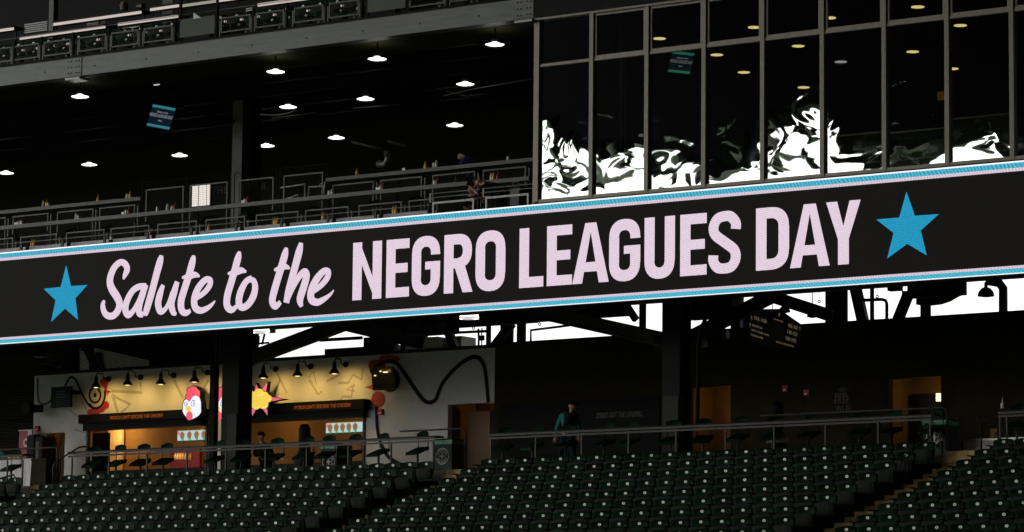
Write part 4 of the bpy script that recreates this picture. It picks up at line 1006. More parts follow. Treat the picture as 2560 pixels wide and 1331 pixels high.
# interior lamps and panels
def plight(p, e, col, r=.08):
    l = bpy.data.lights.new('lamp_light', 'POINT'); l.energy = e*EK; l.color = col; l.shadow_soft_size = r
    o = bpy.data.objects.new('lamp_light', l); C.objects.link(o); o.location = p; return o
def room_lamp(px, Y, z, e, label, col=(1,.62,.25)):
    x = XA(px, 1080, Y)
    t = thing('stand_lamp', label, 'ceiling light', (x, Y, z), 'lamps inside the chicken stand')
    MB().lathe((x, Y, z), [(.10,0),(.12,.03),(.06,.08)], 12).build('glowing_lens', M['lamp_warm'], t); MB().lathe((x, Y, z+.081), [(.13,0),(.13,.05)], 12).build('housing', M['rubber'], t)
    plight((x, Y, z-.12), e, col)
room_lamp(291, 78.6, zo1+.10, 36, 'warm lamp inside the chicken stand over the lit wall patch')
room_lamp(470, 78.5, zo1+.1, 8, 'warm lamp inside the chicken stand behind the first menu screen')
room_lamp(690, 78.4, zo2+.1, 12, 'warm lamp inside the chicken stand behind the dark figure')
room_lamp(860, 78.4, zo2+.1, 7, 'warm lamp inside the chicken stand behind the second menu screen')
p0, p1 = at(270, 1112, 79.1), at(305, 1072, 79.1)
MB().box(p0.x, p1.x, 79.1, 79.2, FL, p1.z).build('lit_wall_patch', mat('lit_wall_patch', (.8,.6,.3), .7), cs)  # lamp-lit stretch of wall put into a paler colour
p0 = XA(232, 1100, 78.2); p1 = XA(270, 1100, 78.2); MB().box(p0, p1, 78.2, 78.3, FL, zo1-.1).build('cooler', M['rubber'], cs)
def menu(x0, y0, x1, y1, n, label):
    Y = YW+.35; a, b_ = at(x0, y0, Y), at(x1, y1, Y)
    zc = [ZA(x0, y0, Y), ZA(x0+3, y1+ (y1-y0)*0, Y)]
    xa, xb = a.x, b_.x; zt_, zb_ = ZA(x1, y0-1, Y), ZA(x0, y1, Y)
    t = thing('menu_screen', label, 'menu board', (xa, Y, zb_), 'glowing menu screens')
    MB().box(xa, xb, Y, Y+.06, zb_, zt_).build('case', M['rubber'], t); MB().box(xa+.02, xb-.02, Y-.004, Y-.001, zb_+.015, zt_-.015).build('display', M['menu'], t)
    W = xb-xa; H = zt_-zb_
    for i in range(n):
        cx = xa+W*(i+.75)/(n+.4+(1 if n > 4 else 0)); cz = zb_+H*.52
        m = MB(); m.poly([(cx+.085*math.cos(a_)*(1+.15*math.sin(5*a_)), cz+.115*math.sin(a_)*(1+.12*math.cos(4*a_))) for a_ in [k*math.pi/7 for k in range(14)]], Y-.010, .004); m.build('food_picture', M['menu_food'], t)
        m = MB(); m.poly([(cx-.02, cz-.17), (cx+.07, cz-.15), (cx+.06, cz-.09), (cx-.02, cz-.10)], Y-.013, .002); m.build('price_tag', M['menu_green'], t)
        m = MB()
        for s in (-.04, 0, .04): m.poly([(cx+s-.008, cz+.10), (cx+s+.008, cz+.10), (cx+s*2, cz+.18)], Y-.014, .002)
        m.build('crown_mark', M['menu_yellow'], t)
        MB().box(cx-.07, cx+.07, Y-.009, Y-.006, cz-.215, cz-.20).build('caption_line', M['paint_grey'], t)
    MB().box(xa+.03, xa+.11, Y-.009, Y-.006, zt_-.13, zt_-.04).build('corner_mark', M['sg_pink'], t)
menu(443, 1074, 521, 1104, 4, 'glowing pale blue menu screen with four dishes')
menu(814, 1054, 914, 1085, 5, 'glowing pale blue menu screen with five dishes')
# red back panel, food shelf and equipment in the openings
p0, p1 = at(424, 1152, 78.8), at(500, 1118, 78.8); MB().box(p0.x, p1.x, 78.8, 78.9, FL, p1.z).build('red_panel', M['paint_red'], cs)
for i in range(7):
    p = at(438+i*6.6, 1150, YW+.3); t = thing('wrapped_sandwich', f'foil wrapped sandwich standing in the warm display, {ORD[i]} from its far end', 'sandwich', tuple(p), 'wrapped sandwiches in the display')
    MB().lathe(p, [(.035,0),(.045,.03),(.042,.13),(.02,.17)], 8).build('wrapper', M['fries'], t); MB().lathe(p+Vector((0,0,.171)), [(.015,0),(.03,.03)], 6).build('twist', M['fries'], t)
p = at(461, 1133, YW+.45); plight((p.x, YW+.1, p.z+.1), 5.0, (1,.6,.25), .05)
for i, (px, py) in enumerate([(672,1139),(690,1137),(706,1140)]):
    p = at(px, py+10, YW+.3); t = thing('wrapped_sandwich', f'foil wrapped sandwich in the second serving window, {ORD[i]} past the column', 'sandwich', tuple(p), 'wrapped sandwiches in the display')
    MB().lathe(p, [(.05,0),(.055,.03),(.05,.10),(.02,.13)], 8).build('wrapper', M['fries'], t); MB().lathe(p+Vector((0,0,.131)), [(.015,0),(.03,.03)], 6).build('twist', M['fries'], t)
# mural, flat paint on the wall: frames A (zoom 5.547 from 0,860) and B (zoom 2.416 from 560,780)
FA = lambda x, y: (x/5.547, 860+y/5.547)
FB = lambda x, y: (560+x/2.416, 780+y/2.416)
mk = [0]
def mp(fr, x, y):
    a, b_ = fr(x, y); p = at(a, b_, YW); return (p.x, p.z)
def mline(fr, pts, wpx, m, sm=True, close=False):
    mk[0] += 1; s_ = 5.547 if fr is FA else 2.416
    cp = catmull([mp(fr, *p) for p in pts], 5) if sm else [mp(fr, *p) for p in pts]
    return MB().ribbon(cp, wpx/s_/82, YW-.004-.0003*mk[0], .003).build('mural_line', M[m], cs)
def mshape(fr, pts, m, nm='mural_shape'):
    mk[0] += 1; return MB().poly([mp(fr, *p) for p in pts], YW-.004-.0003*mk[0], .003).build(nm, M[m], cs)
def mdisc(fr, cx, cy, rx, ry, m, nm='mural_disc'):
    return mshape(fr, [(cx+rx*math.cos(a*math.pi/12), cy+ry*math.sin(a*math.pi/12)) for a in range(24)], m, nm)
def shard(fr, pts, w_=14): return mline(fr, pts, w_*1.6, 'paint_shard', False)
shard(FA, [(1120,760),(1200,920)], 14); shard(FA, [(960,910),(1180,1090),(1030,1190),(1200,1240),(1180,1330)], 14); shard(FA, [(1545,660),(1770,665)], 14); shard(FA, [(1555,700),(1770,830)], 16); shard(FA, [(1550,720),(1620,930)], 14); shard(FA, [(1720,940),(1790,850)], 12)
def S1(x, y): return (x/2.711, 840+y/2.711)
for pts in ([(760,375),(960,385),(950,310)], [(770,410),(885,465),(820,520)], [(770,415),(800,520)], [(1180,300),(1240,420)], [(1330,440),(1415,300)]):
    mk[0] += 1; MB().ribbon([(at(*S1(*p), YW).x, at(*S1(*p), YW).z) for p in pts], .085, YW-.004-.0003*mk[0], .003).build('mural_line', M['paint_shard'], cs)
for pts in ([(300,330),(380,490),(310,500),(340,410)], [(510,400),(540,360),(560,440),(515,410),(570,500),(590,480)], [(690,430),(750,430),(780,380),(830,410),(840,340)], [(790,440),(740,470),(790,480)], [(700,540),(720,510),(770,515),(780,450)], [(400,350),(430,320)], [(620,420),(700,380)]):
    shard(FB, pts, 8)
mline(FA, [(524,470),(524,600),(526,720),(545,800),(590,838),(650,828),(700,790)], 32, 'paint_grey')
mline(FA, [(700,790),(800,740),(860,660),(900,590),(950,500),(985,462),(1035,480),(1085,570),(1150,710),(1220,830),(1290,888),(1360,888),(1420,840),(1455,740),(1458,640)], 32, 'paint_black')
mdisc(FA, 1300, 945, 92, 48, 'paint_red'); mdisc(FA, 1462, 850, 56, 58, 'paint_red'); mdisc(FA, 1400, 900, 60, 55, 'paint_red')
mdisc(FA, 1345, 740, 112, 140, 'paint_cream')
mline(FA, [(1240,830),(1290,888),(1360,888),(1420,840),(1455,740),(1458,640)], 34, 'paint_black')
mdisc(FA, 1320, 712, 90, 120, 'paint_black', 'mural_eye'); mdisc(FA, 1320, 712, 64, 88, 'paint_cream', 'mural_eye'); mdisc(FA, 1322, 712, 22, 32, 'paint_black', 'mural_eye')
mdisc(FA, 1450, 535, 56, 68, 'paint_red'); mshape(FA, [(1430,580),(1500,560),(1480,640),(1555,668),(1478,690),(1460,640)], 'paint_red'); mshape(FA, [(1476,682),(1520,690),(1482,730)], 'paint_orange')
mdisc(FB, 925, 325, 52, 38, 'paint_red'); mdisc(FB, 1000, 285, 65, 26, 'paint_red'); mdisc(FB, 932, 528, 40, 48, 'paint_red'); mshape(FB, [(850,455),(905,438),(915,478)], 'paint_red')
mdisc(FB, 1005, 410, 60, 76, 'paint_black', 'mural_eye')
mline(FB, [(885,365),(930,325),(985,300),(1040,308),(1085,360),(1135,435),(1180,500),(1210,535),(1245,548),(1280,530),(1300,480),(1330,420),(1390,350),(1450,300),(1510,272),(1553,290),(1578,350),(1590,450),(1598,548)], 24, 'paint_black')
mline(FB, [(925,570),(925,640),(930,720),(950,800),(990,870),(1050,915),(1110,930)], 22, 'paint_black')
# goosenecks over the stand
def gooseneck(bx_, by_, hx, hy, label):
    b_ = at(bx_, by_, YW-.03); h = at(hx, hy, YW-.80)
    t = thing('gooseneck_lamp', label, 'wall lamp', tuple(b_), 'gooseneck lamps over the chicken stand')
    MB().lathe((b_.x, YW-.07, b_.z), [(.085,0),(.085,.05)], 14, 'y').build('wall_plate', M['hood'], t)
    top = h.z+.26
    MB().tube(catmull([(b_.x, YW-.07, b_.z), (b_.x, YW-.25, b_.z-.0), (b_.x+(h.x-b_.x)*.4, YW-.38, b_.z+.12), (b_.x+(h.x-b_.x)*.75, YW-.58, top+.08), (h.x, YW-.72, top+.10), (h.x, YW-.80, top)], 4), .017, 8).build('arm', M['hood'], t, True)
    MB().lathe((h.x, YW-.80, h.z-.08), [(.155,0),(.14,.03),(.06,.15),(.05,.30),(.02,.35)], 16).build('shade', M['hood'], t, True)
    MB().lathe((h.x, YW-.80, h.z-.10), [(.05,0),(.07,.015)], 12).build('bulb', M['lamp_warm'], t)
    sp = bpy.data.lights.new('lamp_light', 'SPOT'); sp.energy = 33*EK; sp.color = (1,.62,.16); sp.spot_size = math.radians(150); sp.spot_blend = 1.0; sp.shadow_soft_size = .07
    o = bpy.data.objects.new('lamp_light', sp); C.objects.link(o); o.location = (h.x, YW-.80, h.z-.15); o.rotation_euler = (math.radians(52), 0, 0)
GN = [(272,948,240,962),(352,944,319,956),(435,939,402,954),(520,932,486,948),(690,923,658,938),(777,917,744,933),(865,911.5,836,927)]
for i, g_ in enumerate(GN): gooseneck(*g_, f'black gooseneck wall lamp over the chicken stand, {ORD[i]} from its far end')
# glowing signs
YS = 76.45
FC = lambda x, y: (400+x/3.916, 840+y/3.916)
def spoly(t, fr, pts, Y, m, nm, th=.006):
    p = [at(*fr(*q_), Y) for q_ in pts]; return MB().poly([(a.x, a.z) for a in p], Y, th).build(nm, M[m], t)
def ell(cx, cy, rx, ry, n=18): return [(cx+rx*math.cos(2*math.pi*a/n), cy+ry*math.sin(2*math.pi*a/n)) for a in range(n)]
def chicken(dx, label):
    c_ = at(*FC(312+dx, 660), YS)
    t = thing('rooster_head_sign', label, 'sign', (c_.x, YS, c_.z), 'rooster head signs')
    o = lambda pts: [(x+dx, y) for x, y in pts]
    head = [(222,745),(226,665),(242,625),(262,622),(285,640),(305,603),(345,582),(385,602),(400,655),(400,745),(385,770),(365,790),(330,808),(310,815),(285,815),(262,800),(240,775)]
    comb = [(289,646),(262,626),(248,603),(258,572),(268,560),(260,530),(275,505),(300,505),(325,492),(352,503),(365,522),(388,545),(390,575),(384,600),(350,583),(318,597),(300,625)]
    def grow(pts, k): 
        cx = sum(p[0] for p in pts)/len(pts); cy = sum(p[1] for p in pts)/len(pts); return [(cx+(x-cx)*k, cy+(y-cy)*k) for x, y in pts]
    spoly(t, FC, o(grow(head, 1.07)), YS, 'hood', 'sign_case', .22); spoly(t, FC, o(grow(comb, 1.09)), YS+.0015, 'hood', 'sign_case', .22)
    spoly(t, FC, o(head), YS-.007, 'sg_white', 'head_face'); spoly(t, FC, o(comb), YS-.014, 'sg_red', 'comb')
    spoly(t, FC, o(ell(287, 782, 32, 45)), YS-.014, 'sg_red', 'wattle'); spoly(t, FC, o([(244,712),(262,690),(290,690),(307,712),(295,735),(262,738)]), YS-.021, 'sg_yellow', 'beak')
    for ex, er in ((252, 17), (322, 20)):
        spoly(t, FC, o(ell(ex, 667, er, er*1.15)), YS-.014, 'ink', 'eye_ring'); spoly(t, FC, o(ell(ex, 667, er-4, er*1.15-4)), YS-.021, 'sg_white', 'eye'); spoly(t, FC, o(ell(ex+7, 668, 4, 5)), YS-.028, 'ink', 'pupil')
    spoly(t, FC, o([(316,628),(344,635),(343,640),(315,634)]), YS-.014, 'ink', 'eyebrow')
chicken(0, 'glowing rooster head sign with red comb, wholly visible over the menu screen'); chicken(286, 'glowing rooster head sign mostly hidden behind the dark column')
c_ = at(*FC(970, 610), YS)
t = thing('popcorn_sign', 'glowing yellow puffed cloud sign with pink spikes beside the dark column', 'sign', (c_.x, YS, c_.z))
sp_ = [[(858,470),(908,532),(876,556)],[(940,472),(962,522),(928,528)],[(1048,462),(1036,548),(996,524)],[(1205,619),(1096,640),(1096,600)],[(905,782),(888,712),(938,720)],[(1052,778),(1048,712),(1008,720)],[(842,712),(870,690),(872,700)]]
for s_ in sp_:
    cx = sum(p[0] for p in s_)/3; cy = sum(p[1] for p in s_)/3
    spoly(t, FC, [(cx+(x-cx)*1.35, cy+(y-cy)*1.35) for x, y in s_], YS+.01, 'hood', 'spike_case', .15); spoly(t, FC, s_, YS-.004, 'sg_pink', 'spike')
for i, (x, y, r) in enumerate([(903,585,42),(968,568,50),(1022,590,42),(1058,615,36),(1012,668,48),(940,672,48),(878,665,36),(960,622,70)]):
    spoly(t, FC, ell(x, y, r+9, r*1.02+9), YS+.001*i, 'hood', 'cloud_case', .16); spoly(t, FC, ell(x, y, r, r*1.02), YS-.012-.0015*i, 'sg_yellow', 'puff'); 
for i, (x, y, r) in enumerate([(968,560,38),(1012,680,34),(940,690,34),(1065,618,20),(880,672,20)]):
    spoly(t, FC, ell(x, y, r, r*.75), YS-.030-.0012*i, 'sg_yellow_lt', 'highlight_patch'); spoly(t, FC, ell(x-3, y-6, r, r*.72), YS-.037-.0012*i, 'sg_yellow', 'puff')
# wall screen with lamp glints added as glowing discs, speaker, alarm boxes, small screen
p = at(955, 0, YW) if False else at(*FB(958, 405), YW-.5)
t = thing('wall_screen', 'boxy dark screen with warm lamp reflections hung at the mural bird', 'screen', tuple(p))
b0 = MB().box(p.x-.32, p.x+.32, p.y, p.y+.12, p.z-.32, p.z+.32).build('case', mat('glossy_screen', (.10,.075,.03), .12, spec=.9), t); MB().box(p.x-.03, p.x+.03, p.y+.13, YW, p.z-.03, p.z+.03).build('bracket', M['black_steel'], t)
b0.rotation_euler = (.25, 0, .3)
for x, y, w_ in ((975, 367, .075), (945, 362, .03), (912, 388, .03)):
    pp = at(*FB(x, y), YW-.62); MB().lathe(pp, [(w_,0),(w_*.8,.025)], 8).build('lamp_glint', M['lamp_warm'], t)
p = at(152, 993, YW-.45)
t = thing('wall_screen', 'dark switched off screen on a bracket against the pale wall', 'screen', tuple(p))
m = MB().box(p.x-.40, p.x+.40, p.y, p.y+.08, p.z-.31, p.z+.31).build('case', M['rubber'], t); MB().box(p.x-.37, p.x+.37, p.y-.006, p.y-.001, p.z-.28, p.z+.28).build('display', mat('off_screen', (.015,.035,.035), .25, noise=.2, nscale=3), t)
MB().box(p.x+.1, p.x+.4, p.y+.09, YW-.01, p.z+.1, p.z+.2).build('bracket', M['black_steel'], t)
for zz_ in (.16, .06, -.02): MB().box(p.x-.2, p.x+.2, p.y-.010, p.y-.007, p.z+zz_, p.z+zz_+.03).build('caption_line', M['paint_grey'], t)
p = at(72, 1021, 76.4)
t = thing('loudspeaker', 'dark round loudspeaker on a wall bracket at the end of the pale wall', 'loudspeaker', tuple(p))
MB().lathe(p+Vector((0,-.1,0)), [(.18,-.05),(.20,0),(.20,.18),(.12,.30)], 16, 'y').build('drum', M['rubber'], t); MB().box(p.x, p.x+.4, p.y+.1, p.y+.2, p.z-.12, p.z+.1).build('bracket', M['black_steel'], t)
for i, (px, py) in enumerate([(91, 1072), (91, 1092), (949, 1030), (1962, 972), (2015, 982)]):
    p = at(px, py, YW-.08)
    t = thing('alarm_box', ['small red alarm box above another beside the open door', 'small red alarm box below another beside the open door', 'small dark red alarm box under the mural bird', 'small dim red alarm box on the dark wall, nearer the canister', 'small dim red alarm box on the dark wall, nearer the WI-FI lettering'][i], 'alarm', tuple(p))
    MB().box(p.x-.08, p.x+.08, YW-.08, YW-.001, p.z-.08, p.z+.08).build('box', M['paint_red'], t); MB().box(p.x-.04, p.x+.04, YW-.09, YW-.081, p.z-.05, p.z-.01).build('strobe', M['white'], t)
# doors
def alcove(a, c2, zt_, depth, label, leaf, par_m='wall_brown', light=None, dark_leaf=False):
    xa, xb = wx(a, 1050), wx(c2, 1050)
    t = thing('doorway_recess', label, 'doorway', (xa, YW+.2, FL))
    MB().box(xa-.05, xb+.05, YW+depth, YW+depth+.1, FL, zt_+.1).build('back_wall', M[par_m], t)
    MB().box(xa-.1, xa, YW+.22, YW+depth, FL, zt_+.1).build('side_wall', M[par_m], t); MB().box(xb, xb+.1, YW+.22, YW+depth, FL, zt_+.1).build('side_wall', M[par_m], t)
    MB().box(xa-.1, xb+.1, YW+.22, YW+depth, zt_+.1, zt_+.2).build('ceiling', M[par_m], t)
    if leaf:
        l = MB().box(xa+leaf[0], xa+leaf[1], YW+leaf[2], YW+leaf[2]+.05, FL+.01, FL+leaf[3]).build('door', M['rubber' if dark_leaf else 'door_ochre'], t)
        MB().tube([(xa+leaf[1]-.1, YW+leaf[2]-.05, FL+1.0), (xa+leaf[1]-.22, YW+leaf[2]-.05, FL+1.0)], .012, 6).build('handle', M['light_steel'], l)
    if light: plight((light[0], light[1], light[2]), light[3], (1,.55,.18), .05)
    return t
alcove(108, 165, zd1, .9, 'open doorway with an ochre door in the pale wall', (.22, 1.2, .55, 2.15), light=((wx(140)), YW+.6, zd1-.1, 3))
alcove(1120, 1236, zd2, 1.3, 'recessed doorway with ochre walls and door between pale and dark walls', (.25, 1.0, .6, 2.3), light=(wx(1220, 1050), YW+1.0, zd2-.35, 6))
x = wx(1205, 1050); MB_ = MB().box(x-.22, x+.15, YW+.62, YW+.68, FL, FL+2.3); tag(MB_.build('dark_door', M['rubber']), 'dark door leaf standing open in the recessed ochre doorway', 'door')
alcove(1722, 1826, za1, 1.2, 'recessed doorway with warm light beside the big column', None, light=(wx(1822, 1050)-.12, YW+.45, wz(1800, 1010), 8))
alcove(2222, 2352, za2, 1.2, 'recessed doorway with warm light and a wall lamp before the stairs', (.15, .95, .9, 2.2), dark_leaf=True)
p = at(2346, 994, YW+.1)
t = thing('wall_lamp', 'glowing cylinder wall lamp in the recess before the stairs', 'wall lamp', tuple(p))
MB().lathe(p+Vector((0,0,-.10)), [(.055,0),(.06,.01),(.06,.19),(.055,.20)], 14).build('glowing_tube', mat('tube_glow', (1,.9,.7), .5, emit=(1,.78,.42), es=2.2), t); MB().lathe(p+Vector((0,0,.101)), [(.075,0),(.075,.025)], 14).build('cap', M['rust_dark'], t); MB().lathe(p+Vector((0,0,-.13)), [(.075,0),(.075,.025)], 14).build('base', M['rust_dark'], t)
plight((p.x-.15, p.y+.12, p.z), 10, (1,.62,.26), .06)
# faint wall lettering
t = thing('wall_lettering', 'faint slanted lettering STRIKE OUT THE LANDFILL on a black wall panel', 'lettering', tuple(at(1490, 1045, YW-.03)))
p = at(1490, 1046, YW-.04); wdt = XA(1618, 1040, YW-.04)-p.x
text_obj('letters', 'STRIKE OUT THE LANDFILL', .20, M['dim_text'], t, p, shear=.25, sx=wdt/2.72, bold=.004)
t = thing('wifi_sign', 'faint grey MARINERS FREE WI-FI lettering with a signal symbol on the dark wall', 'sign', tuple(at(2105, 1010, YW-.02)))
text_obj('letters', 'MARINERS', .13, M['dim_text'], t, at(2086, 992, YW-.02), sx=.62, bold=.002); text_obj('letters', 'FREE', .26, M['dim_text'], t, at(2086, 1010, YW-.02), sx=.72, bold=.004, spacing=1.15); text_obj('letters', 'WI-FI', .22, M['dim_text'], t, at(2090, 1030, YW-.02), sx=.75, bold=.003, spacing=1.1)
c_ = at(2106, 979, YW-.02)
for r in (.05, .10, .15): MB().ribbon([(c_.x+r*math.cos(a), c_.z-.05+r*math.sin(a)) for a in [math.pi*(.2+.6*k/8) for k in range(9)]], .022, YW-.02, .006).build('signal_arc', M['dim_text'], t)
# bins with the round emblem
def bin_(px, py, Y, label, sc=1.0):
    p = at(px, py, Y); p.z = FL
    t = thing('recycling_bin', label, 'bin', (p.x, Y, FL), 'bins with a green lid rim')
    w_ = .30*sc; h = ZA(px, py, Y)-FL
    MB().box(p.x-w_, p.x+w_, Y, Y+.6, FL, FL+h-.14).build('body', mat('bin_body', (.035,.045,.045), .45, noise=.2) if 'bin_body' not in bpy.data.materials else bpy.data.materials['bin_body'], t)
    MB().box(p.x-w_-.02, p.x+w_+.02, Y-.02, Y+.62, FL+h-.139, FL+h-.04).build('lid_rim', mat('bin_green', (.04,.26,.10), .5, noise=.3) if 'bin_green' not in bpy.data.materials else bpy.data.materials['bin_green'], t)
    MB().box(p.x-w_*.9, p.x+w_*.9, Y+.02, Y+.58, FL+h-.039, FL+h).build('lid', M['rubber'], t)
    cz = FL+h*.52; cx = p.x; R_ = .20
    em = MB().ribbon([(cx+R_*math.cos(a*math.pi/14), cz+R_*math.sin(a*math.pi/14)) for a in range(28)], .018, Y-.005, .003, True).build('emblem_ring', M['emblem'], t)
    m = MB(); m.ribbon([(cx+.11*math.cos(a*math.pi/10), cz+.11*math.sin(a*math.pi/10)) for a in range(20)], .010, Y-.005, .003, True); m.build('emblem_ring', M['emblem'], t)
    MB().poly([(cx+(.10 if a % 2 == 0 else .035)*math.cos(a*math.pi/4+math.pi/2), cz+(.10 if a % 2 == 0 else .035)*math.sin(a*math.pi/4+math.pi/2)) for a in range(8)], Y-.006, .003).build('compass_star', M['emblem'], t)
    for wd_, a0, sgn in (('SEATTLE', 155, -1), ('MARINERS', 207, 1)):
        for i, ch in enumerate(wd_):
            a = math.radians(a0+sgn*i*(130/ (len(wd_)-1)) if sgn < 0 else a0+i*(126/(len(wd_)-1)))
            o = text_obj('emblem_letter', ch, .062, M['emblem'], t, (cx+.155*math.cos(a), Y-.006, cz+.155*math.sin(a)-.02), align='CENTER', bold=.002)
bin_(1106, 1097, 70.4, 'dark bin with round emblem beside the middle stairs and doorway'); bin_(2336, 1047, 70.2, 'dark bin with round emblem at the head of the right stairs', .95); bin_(822, 1109, 71.2, 'dark bin with a pale green lid rim behind the stools at the stand', .9)
# dark grinders / heaters behind the rail
for i, (px, py, Y) in enumerate([(762, 1061, 72.5), (1943, 1005, 73.0)]):
    p = at(px, py, Y)
    t = thing('patio_heater', ['dark domed canister standing before the second serving window', 'dark domed canister with a pale band before the dark wall'][i], 'canister', (p.x, Y, FL))
    h = p.z-FL
    MB().lathe((p.x, Y, FL), [(.26,0),(.26,h*.45),(.20,h*.52),(.16,h*.56),(.16,h*.93),(.10,h)], 18).build('drum', M['rubber'], t, True); MB().lathe((p.x, Y, FL+h*.40), [(.27,0),(.275,.05),(.27,.16)], 18).build('band', M['steel_box' if i else 'grey_steel'], t, True)
# left end: table, kiosk, low wall
p0 = XA(-60, 1150, 73.5); p1 = XA(78, 1150, 73.5); zt_ = ZA(40, 1148, 73.5)
t = thing('covered_table', 'table under a white cloth beyond the left rail', 'table', (p1, 73.5, FL))
m = MB(); n = 26; vs = []
for i in range(n+1):
    x = p0+(p1-p0)*i/n; y = 73.5+.035*math.sin(i*1.9)
    vs += [(x, 73.52, zt_), (x, y-.02, FL+.02)]
m.add(vs, [(2*i, 2*i+1, 2*i+3, 2*i+2) for i in range(n)]); m.box(p0, p1, 73.52, 74.3, zt_-.03, zt_); m.build('tablecloth', M['cloth'], t)
MB().box(p0+.1, p1-.1, 73.7, 74.2, FL, zt_-.04).build('table_frame', M['rubber'], t)
for i, (px, w_, h_, mt, lb, ct) in enumerate([(4, .16, .28, 'teal', 'blue green tub on the white covered table', 'tub'), (34, .07, .08, 'yellow', 'yellow tub on the white covered table, nearer the end', 'tub'), (45, .06, .07, 'yellow', 'yellow tub on the white covered table, last one', 'tub'), (22, .06, .07, 'fries', 'pale tub on the white covered table', 'tub')]):
    x = XA(px, 1145, 73.7); t = thing('tub', lb, ct, (x, 73.7, zt_)); MB().lathe((x, 73.75, zt_), [(w_*.85,0),(w_,h_)], 12).build('wall', M[mt], t, True); MB().lathe((x, 73.75, zt_+h_+.001), [(w_*1.05,0),(w_*1.05,.02)], 12).build('rim', M['white'], t)
p0 = at(48, 1078, 76.6); p1 = at(79, 1130, 76.6)
t = thing('red_display_board', 'red and white display board with a round emblem beside the alarm boxes', 'display board', (p0.x, 76.6, FL))
MB().box(p0.x, p1.x, 76.6, 76.64, FL, p0.z).build('panel', mat('rose_board', (.45,.10,.13), .6), t); MB().box(p0.x-.02, p1.x+.02, 76.58, 76.66, p0.z, p0.z+.03).build('top_rail', M['white'], t)
c_ = at(66, 1107, 76.59); MB().lathe((c_.x, 76.585, c_.z), [(.13,0),(.13,.01)], 16, 'y').build('emblem_disc', M['white'], t); MB().lathe((c_.x, 76.570, c_.z), [(.07,0),(.07,.01)], 16, 'y').build('emblem_mark', M['paint_red'], t)
p1 = at(72, 1085, 76.5); MB().box(p1.x-.09, p1.x+.07, 76.55, 76.575, p1.z-.12, p1.z+.12).build('white_card', M['white'], t)
for i, (a, c2, y) in enumerate([(66, 83, 1088), (86, 104, 1092)]):
    xa, xb = XA(a, 1150, 75.4), XA(c2, 1150, 75.4); zc = ZA(a, y, 75.4)
    t = thing('drinks_cabinet', ['tall black cabinet with rounded top by the red board', 'tall black cabinet with pale print by the open door'][i], 'cabinet', (xa, 75.4, FL)); MB().box(xa, xb, 75.4, 75.9, FL, zc-.04).build('body', M['rubber'], t); MB().box(xa+.03, xb-.03, 75.43, 75.87, zc-.039, zc).build('top', M['rubber'], t)
    if i: MB().box(xa+.05, xa+.16, 75.392, 75.399, zc-.75, zc-.15).build('print_strip', M['dim_text'], t)
xa, xb = XA(79, 1170, 72.6), XA(115, 1170, 72.6)
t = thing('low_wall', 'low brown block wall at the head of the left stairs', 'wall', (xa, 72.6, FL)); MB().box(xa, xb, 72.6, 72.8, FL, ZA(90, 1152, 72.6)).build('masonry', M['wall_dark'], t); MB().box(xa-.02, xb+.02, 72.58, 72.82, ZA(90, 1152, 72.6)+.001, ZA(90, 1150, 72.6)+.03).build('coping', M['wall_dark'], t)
xa, xb = XA(2408, 1120, 71.0), XA(2600, 1120, 71.0)
t = thing('wrapped_pallet', 'low silver wrapped box lying behind the top of the right stairs', 'box', (xa, 71, FL)); MB().box(xa, xb, 71.0, 71.6, FL, ZA(2440, 1103, 71)).build('wrapped_body', mat('silver_wrap', (.5,.46,.45), .35, noise=.5, nscale=4, bump=.8, bscale=6), t); MB().box(xa-.02, xb, 70.98, 71.62, ZA(2440, 1103, 71)+.001, ZA(2440, 1100, 71)+.02).build('lid', M['steel_box'], t)
p = at(2506, 1021, 69.4); t = thing('squeeze_bottle', 'white pointed bottle standing on the short rail above the right seats', 'bottle', tuple(p)); MB().lathe(p, [(.035,0),(.04,.02),(.035,.10),(.015,.14)], 12).build('body', M['white'], t, True); MB().lathe(p+Vector((0,0,.141)), [(.014,0),(.004,.12)], 8).build('nozzle', M['white'], t)
x = XA(2484, 1085, 74); t = thing('orange_sign', 'small dim orange sign beside the short right rail', 'sign', (x, 74, FL)); MB().box(x-.09, x+.09, 74, 74.05, ZA(2484, 1096, 74), ZA(2484, 1072, 74)).build('panel', M['wall_brown'], t); MB().box(x-.02, x+.02, 74.0, 74.04, FL, ZA(2484, 1096, 74)-.001).build('post', M['rubber'], t)
# ================================================================ STEEL UNDER THE MEZZANINE
def steel(name, label, cat, m, mt='black_steel'):
    o = m.build(name, M[mt]); tag(o, label, cat); return o
def bigcol(px, Y, wd, label, mt='black_steel', faces=True):
    x = XA(px, 900, Y)
    t = thing('steel_column', label, 'column', (x, Y, FL), 'steel columns')
    m = MB(); m.box(x-wd/2, x+wd/2, Y, Y+.04, FL+.03, 11.02); m.box(x-wd/2, x+wd/2, Y+wd-.04, Y+wd, FL+.03, 11.02); m.build('flange', M[mt], t)
    MB().box(x-.02, x+.02, Y+.04, Y+wd-.04, FL+.03, 11.02).build('web', M[mt], t)
    MB().box(x-wd/2-.06, x+wd/2+.06, Y-.06, Y+wd+.06, FL, FL+.029).build('base_plate', M['rust_dark'], t)
    return t, x
bigcol(577, 71.6, .58, 'thick dark column in front of the chicken stand', 'rust_dark')
bigcol(532, 73.0, .18, 'narrow dark column beside the thick one at the chicken stand')
bigcol(1677, 71.6, .52, 'thick dark column before the dark wall and doorway recess', 'rust_dark')
M['casing'] = mat('casing_paint', (.045,.047,.042), .7, noise=.15)
